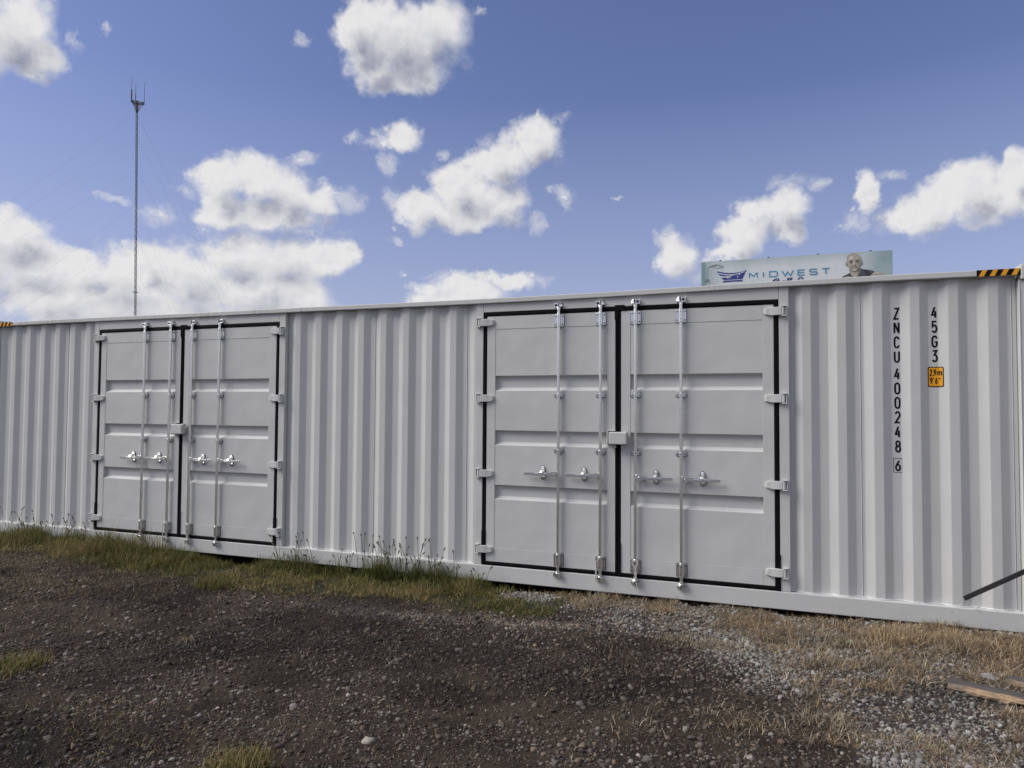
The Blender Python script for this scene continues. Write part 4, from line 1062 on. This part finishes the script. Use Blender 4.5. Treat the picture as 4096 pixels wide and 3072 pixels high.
def stones(name, x, y, r, sink, colr, sub, label, mat=M_STONE):
    colr = colr*(1.12 - 0.55*damp(x, y))[:, None]
    v, f = ico(sub); n = len(x); nvv = len(v)
    sc = np.stack([rng.uniform(.75, 1.35, n), rng.uniform(.7, 1.1, n), rng.uniform(.45, .85, n)], -1)*r[:, None]
    V = v[None]*(1 + rng.normal(0, 0.17, (n, nvv, 1)))
    V = V*sc[:, None, :]
    a = rng.uniform(0, 2*np.pi, n); t = rng.normal(0, 0.45, n)
    ca, sa, ct, st_ = np.cos(a), np.sin(a), np.cos(t), np.sin(t)
    X = V[..., 0]*ct[:, None] - V[..., 2]*st_[:, None]; Z = V[..., 0]*st_[:, None] + V[..., 2]*ct[:, None]
    X2 = X*ca[:, None] - V[..., 1]*sa[:, None]; Y2 = X*sa[:, None] + V[..., 1]*ca[:, None]
    P_ = np.stack([X2 + x[:, None], Y2 + y[:, None], Z + (gh(x, y) + sc[:, 2]*sink)[:, None]], -1).reshape(-1, 3)
    F = (f[None] + (np.arange(n)*nvv)[:, None, None]).reshape(-1, 3)
    me = bpy.data.meshes.new(name); fill_mesh(me, P_, F, 3)
    if sub > 1: me.polygons.foreach_set('use_smooth', [True]*len(me.polygons))
    at = me.color_attributes.new('tint', 'FLOAT_COLOR', 'POINT')
    C4 = np.ones((n, nvv, 4), np.float32); C4[..., :3] = colr[:, None, :]
    at.data.foreach_set('color', C4.ravel())
    me.materials.append(mat)
    o = bpy.data.objects.new(name, me); COL.objects.link(o); tag(o, label, 'gravel', kind='stuff'); return o
def palette(n, cols, w, jit=0.12):
    i = rng.choice(len(cols), n, p=np.array(w)/sum(w)); c = np.array(cols)[i]
    return np.clip(c*(1+rng.normal(0, jit, (n, 1)))*(1+rng.normal(0, 0.03, (n, 3))), 0.01, 0.8)
# small stones pressed into the dark soil
x, y = scatter_pts(420000)
cov = green_mask(x, y); st_m = straw_mask(x, y); pm_ = pale_mask(x, y); tm = tan_mask(x, y)
clump = fbm(x, y, 0.5, 81)
keep = rng.random(len(x)) < (0.16 + 0.42*sst(0.38, 0.68, clump) + 0.35*tm + 0.3*sst(6.8, 8.2, x)*sst(-2.6, -1.3, y))*(1-0.9*cov)*(1-0.6*st_m)*sst(-2, 4.5, x)*0.8
x, y = x[keep], y[keep]; n = len(x)
r = np.clip(rng.lognormal(math.log(0.0068), 0.45, n), 0.003, 0.024)
cc_ = palette(n, [(.038,.031,.026), (.070,.058,.049), (.125,.108,.094), (.21,.19,.17), (.14,.10,.074)], [5, 5, 3.2, 1.0, 1.2])
tm = tan_mask(x, y); tanc = palette(n, [(.23,.18,.135), (.19,.165,.14), (.29,.26,.23), (.13,.105,.088)], [2, 2, 1, 1.5])
cc_ = np.where((rng.random(n) < tm*0.85)[:, None], tanc, cc_)
stones('gravel', x, y, r, 0.15, cc_, 2 if False else 1, 'small grey and brown stones pressed into the dark soil')
# fine grit between them, where the ground is near the viewer
x, y = scatter_pts(230000, 4, 13, -5.0, -1.2)
keep = rng.random(len(x)) < (0.20 + 0.8*sst(0.35, 0.6, fbm(x, y, 0.3, 171)))*(1-0.5*pale_mask(x, y))*(1-0.6*straw_mask(x, y))*(1-green_mask(x, y))
x, y = x[keep], y[keep]; n = len(x)
r = np.clip(rng.lognormal(math.log(0.0034), 0.35, n), 0.002, 0.008)
stones('grit', x, y, r, 0.2, palette(n, [(.030,.025,.021), (.060,.050,.042), (.11,.095,.082), (.17,.15,.13), (.10,.07,.055)], [5, 5, 3, 0.8, 1.2]), 1, 'fine dark grit between the stones on the soil')
# larger rounder pebbles in the foreground
x, y = scatter_pts(20000)
keep = rng.random(len(x)) < (0.10 + 0.5*sst(0.45, 0.65, fbm(x, y, 0.7, 91)))*(1-green_mask(x, y))*(1-0.7*straw_mask(x, y))*sst(2, 7, x)*0.75
x, y = x[keep], y[keep]; n = len(x)
r = np.clip(rng.lognormal(math.log(0.0135), 0.30, n), 0.008, 0.030)
stones('pebbles', x, y, r, 0.25, palette(n, [(.105,.09,.078), (.165,.148,.132), (.27,.25,.225), (.16,.12,.09), (.062,.052,.045)], [4, 3, 0.6, 1.2, 4]), 2, 'larger loose pebbles scattered over the dark soil')
# pale crushed limestone
x, y = scatter_pts(240000, 6.8, 14)
keep = rng.random(len(x)) < pale_mask(x, y)*(0.35 + 0.65*sst(0.35, 0.6, fbm(x, y, 0.4, 95)))*(1-0.92*green_mask(x, y))*(1-0.35*straw_mask(x, y))*1.0
x, y = x[keep], y[keep]; n = len(x)
r = np.clip(rng.lognormal(math.log(0.0076), 0.42, n), 0.005, 0.028)
stones('pale_gravel', x, y, r, 0.35, palette(n, [(.195,.187,.177), (.27,.26,.247), (.13,.12,.11), (.21,.185,.155)], [4, 2, 2, 1]), 1, 'pale crushed gravel at the foot of the container and lower right')

# ------------------------------------------------------------------ grass
def blades(name, x, y, h, lean, wid, col, label, cat='grass', kind='stuff', parent=None, z0=None, seg=3, curl=1.0, loc=None):
    n = len(x); a = rng.uniform(0, 2*np.pi, n); fa = a + rng.normal(np.pi/2, 0.5, n)
    zb = gh(x, y) if z0 is None else z0
    ts = np.linspace(0, 1, seg+1)
    out = np.zeros((n, seg+1, 2, 3))
    cl = rng.uniform(0.3, 1.0, n)*curl
    for k, t in enumerate(ts):
        ph = lean*(0.35 + 0.65*cl*t*1.4)
        hor = h*t*np.sin(np.clip(ph, 0, 1.75)); ver = h*t*np.cos(np.clip(ph, 0, 1.75))
        cx = x + np.cos(a)*hor; cy = y + np.sin(a)*hor; cz = zb - 0.005 + ver + 0.004
        w_ = wid*(1-0.85*t**1.6)/2
        out[:, k, 0] = np.stack([cx + np.cos(fa)*w_, cy + np.sin(fa)*w_, cz], -1)
        out[:, k, 1] = np.stack([cx - np.cos(fa)*w_, cy - np.sin(fa)*w_, cz], -1)
    V = out.reshape(-1, 3)
    if loc is not None: V = V - np.array(loc)
    b_ = (np.arange(n)*(seg+1)*2)[:, None]
    F = np.concatenate([(b_ + np.array([[2*k, 2*k+1, 2*k+3, 2*k+2]])) for k in range(seg)], 1).reshape(-1, 4)
    me = bpy.data.meshes.new(name); fill_mesh(me, V, F, 4)
    at = me.color_attributes.new('tint', 'FLOAT_COLOR', 'POINT')
    C4 = np.ones((n, (seg+1)*2, 4), np.float32); C4[..., :3] = col[:, None, :]
    at.data.foreach_set('color', C4.ravel()); me.materials.append(M_BLADE)
    o = bpy.data.objects.new(name, me); COL.objects.link(o)
    if parent is not None: o.parent = parent
    elif kind: tag(o, label, cat, kind=kind)
    return o
GREENS = [(.055,.072,.020), (.095,.112,.030), (.155,.145,.045), (.24,.19,.075), (.32,.24,.12)]
STRAWS = [(.36,.26,.15), (.46,.35,.22), (.28,.19,.11), (.54,.44,.30), (.19,.135,.09), (.38,.33,.26)]
x, y = scatter_pts(260000, -4, 9.5, -2.2, 0.03)
g = green_mask(x, y)
dry = sst(0.42, 0.68, fbm(x, y, 0.7, 101)) * sst(0.1, -0.6, y) + 0.9*sst(3.2, 1.0, x)*sst(-0.3, -0.7, y)
dry = np.clip(dry, 0, 1)
hmap = 0.040 + 0.12*np.exp(-((x-3.0)/0.85)**2)*sst(-0.75, -0.25, y) + 0.10*sst(0.42, 0.75, fbm(x, y, 0.35, 107))*sst(-0.9, -0.2, y) + 0.035*sst(5, 2, x)
keep = rng.random(len(x)) < g*(0.12+0.88*sst(0.36, 0.58, fbm(x, y, 0.28, 109)))*(0.40+0.60*sst(-1.1, -0.3, y))
x, y, dry, hmap = x[keep], y[keep], dry[keep], hmap[keep]; n = len(x)
c1 = palette(n, GREENS[:4], [2.5, 3.5, 3, 1.5], .25); c2 = palette(n, GREENS[2:] + [STRAWS[2]], [2, 3, 2.5, 1.5], .2)
col = np.where((rng.random(n) < np.clip(dry*0.8+0.12, 0, 1))[:, None], c2, c1)
blades('grass', x, y, hmap*rng.uniform(.5, 1.5, n), np.abs(rng.normal(.85, .42, n)), rng.uniform(.0035, .0075, n), col, 'green and yellowing grass strip growing along the foot of the container')
def straw_cols(x, y):
    n = len(x)
    a_ = palette(n, STRAWS, [4, 3, 3, 1.5, 3, 1], .28); b_ = palette(n, [(.34,.28,.20), (.46,.39,.29), (.24,.175,.115), (.14,.10,.07)], [3, 2, 3, 1.5], .25)
    g_ = sst(.40, .60, fbm(x, y, .32, 151)); k_ = 0.55 + 0.75*fbm(x, y, .14, 153)
    return np.where((rng.random(n) < g_)[:, None], a_, b_)*k_[:, None]
# dead straw-coloured grass on the right
x, y = scatter_pts(300000, 7.4, 14, -3.2, 0.03)
s = straw_mask(x, y); tuft = sst(0.5, 0.72, fbm(x, y, 0.30, 121))
keep = rng.random(len(x)) < s*(0.25 + 0.75*sst(0.35, 0.6, fbm(x, y, 0.2, 123)))*0.8
x, y, tuft = x[keep], y[keep], tuft[keep]; n = len(x)
lean = np.where(rng.random(n) < 0.78-0.4*tuft, rng.uniform(1.2, 1.62, n), np.abs(rng.normal(1.15, .3, n)))
blades('dry_grass', x, y, (0.050+0.035*tuft)*rng.uniform(.5, 1.6, n), lean, rng.uniform(.0026, .0052, n), straw_cols(x, y), 'dead straw-coloured grass matted over the gravel on the right', curl=.7)
# loose bits of straw and roots over the soil
x, y = scatter_pts(90000, -2, 14, -5.0, 0.0)
keep = rng.random(len(x)) < (0.10 + 0.5*sst(0.45, 0.7, fbm(x, y, 0.6, 131)) + 0.5*sst(6, 4, x)*sst(-3.0, -1.0, y))*(1-green_mask(x, y))
x, y = x[keep], y[keep]; n = len(x)
blades('straw_litter', x, y, rng.uniform(.010, .050, n), rng.uniform(1.42, 1.62, n), rng.uniform(.0014, .0032, n), palette(n, STRAWS + [(.10,.075,.055)], [2, 1.5, 3, .6, 4, 2, 7], .2), 'loose bits of straw and roots lying on the soil', z0=gh(x, y)+0.008, curl=.3)
# sparse low growth in places on the soil
x, y = scatter_pts(60000, 2, 10, -4.8, -0.8)
w = np.maximum(np.maximum(np.exp(-(((x-6.5)/0.55)**2 + ((y+3.55)/0.28)**2))*.5, np.exp(-(((x-6.9)/.35)**2+((y+3.75)/.2)**2))*.7), sst(.58, .75, fbm(x, y, .5, 141))*0.10*sst(8, 5, x))
w = np.maximum(w, 0.45*sst(5.6, 4.2, x)*sst(-4.6, -3.4, y)*sst(.42, .6, fbm(x, y, .35, 145)))
w = np.maximum(w, 0.55*sst(5.2, 3.5, x)*sst(-2.6, -1.6, y)*sst(.45, .6, fbm(x, y, .4, 143)))
keep = rng.random(len(x)) < w
x, y = x[keep], y[keep]; n = len(x)
blades('sparse_weeds', x, y, rng.uniform(.015, .05, n), np.abs(rng.normal(1.1, .3, n)), rng.uniform(.003, .006, n), palette(n, GREENS, [3, 3, 2, 3, 3], .2), 'thin low weeds coming through the trodden soil')
# tufts that stand alone
def tuft(cx, cy, rad, n, h, cols, wts, label):
    r_ = rad*np.sqrt(rng.random(n))*rng.uniform(.6, 1, n); a_ = rng.uniform(0, 2*np.pi, n)
    x = cx + r_*np.cos(a_); y = cy + r_*np.sin(a_)
    loc = (cx, cy, float(gh(cx, cy)))
    o = blades('grass_tuft', x, y, h*rng.uniform(.45, 1.25, n)*(1-0.4*r_/rad), np.abs(rng.normal(.7, .35, n)), rng.uniform(.0035, .006, n), palette(n, cols, wts, .2), label, kind=None, loc=loc)
    o.location = loc; tag(o, label, 'grass tuft'); return o
tuft(5.32, -3.22, .24, 560, .12, GREENS, [2, 3, 3, 4, 4], 'loose green and straw grass tuft on the soil at the left edge')
tuft(7.68, -3.76, .21, 700, .095, GREENS, [0.5, 2, 3, 4, 5], 'yellow-green grass tuft at the bottom edge of the picture')
tuft(4.98, -1.05, .20, 500, .17, GREENS, [2, 4, 4, 2, 1], 'bright green grass clump hanging over the soil below the farther doors')
tuft(5.95, -2.35, .10, 60, .07, STRAWS, [1]*6, 'sparse dry tuft standing alone on the dark soil')
tuft(11.05, -0.42, .26, 1200, .11, STRAWS, [4, 3, 3, 2, 1, 1], 'tall straw-coloured dead tuft against the rail below the container number')
tuft(11.45, -0.40, .22, 900, .10, STRAWS, [4, 3, 3, 2, 1, 1], 'dead straw tuft below the end of the steel bar')
# foxtail clumps with seed heads along the container
FOX_STEM = simple('foxtail_stem', (.10, .11, .04), .7); FOX_HEAD = simple('foxtail_head', (.10, .088, .05), .9, var=.4, scale=300, bmp=.003); 
def foxtail(cx, cy, rad, nst, hmin, hmax, nleaf, label):
    nst = int(nst*1.5); nleaf = int(nleaf*1.5)
    root = empty('foxtail_grass', (cx, cy, float(gh(cx, cy))))
    tag(root, label, 'foxtail grass', 'foxtail clumps along the container')
    loc = tuple(root.location)
    r_ = rad*rng.random(nleaf); a_ = rng.uniform(0, 2*np.pi, nleaf)
    x = cx + r_*np.cos(a_); y = np.minimum(cy + .5*r_*np.sin(a_), -0.012)
    blades('leaves', x, y, rng.uniform(.10, .26, nleaf), np.abs(rng.normal(.55, .3, nleaf)), rng.uniform(.004, .008, nleaf), palette(nleaf, GREENS, [4, 4, 3, 1, .5], .2), None, kind=None, parent=root, loc=loc)
    sm = MB(); hd = MB()
    for i in range(nst):
        x0 = cx + random.uniform(-rad, rad); y0 = min(cy + random.uniform(-.06, .05), -0.03); h = hmin*0.8 + (hmax*1.1-hmin*0.8)*random.random()**1.7
        lx = random.gauss(0, .22)*h; ly = -abs(random.gauss(0, .08))*h
        z0 = float(gh(x0, y0))
        pts = [Vector((x0 + lx*t*t, y0 + ly*t, z0 + h*t*(1-.05*t))) for t in (0, .3, .6, .85, 1)]
        sm.tube([p - Vector(loc) for p in pts], .0021, 5)
        d_ = (pts[-1]-pts[-2]).normalized(); e_ = pts[-1]
        L_ = random.uniform(.022, .045); bend = Vector((lx, ly, 0)).normalized()*.25 if abs(lx) > 1e-6 else Vector((0, 0, 0))
        hp = [e_ - Vector(loc) + (d_+bend*(k/4))*L_*k/4 for k in range(5)]
        hd.tube(hp, [.003, .0062, .0068, .0052, .002], 7)
        if random.random() < .6:
            f_ = random.uniform(.3, .6); q = pts[0].lerp(pts[-1], f_); sgn = random.choice((-1, 1))
            sm.tube([q-Vector(loc), q-Vector(loc)+Vector((sgn*.03, -.01, .04)), q-Vector(loc)+Vector((sgn*.075, -.015, .035))], [.002, .0022, .0006], 4)
    sm.build('stems', FOX_STEM, root, smooth=True); hd.build('seed_heads', FOX_HEAD, root, smooth=True)
foxtail(1.05, -.10, .55, 16, .25, .42, 260, 'foxtail clump at the far left end of the container')
foxtail(1.85, -.10, .30, 9, .2, .50, 200, 'foxtail clump just left of the farther door pair')
foxtail(5.22, -.08, .26, 16, .20, .42, 200, 'foxtail clump just right of the farther door pair')
foxtail(5.75, -.07, .18, 6, .18, .30, 40, 'sparse foxtail stems between the two middle clumps')
foxtail(6.30, -.10, .24, 20, .25, .46, 420, 'densest foxtail clump, below the middle of the corrugated panel')
foxtail(6.72, -.08, .22, 18, .22, .46, 260, 'foxtail clump right of the densest one below the middle panel')
foxtail(7.02, -.07, .16, 10, .18, .34, 120, 'foxtail clump left of the nearer door pair')
foxtail(7.42, -.10, .07, 4, .14, .22, 14, 'few short foxtail stems below the lowest left hinge of the nearer doors')
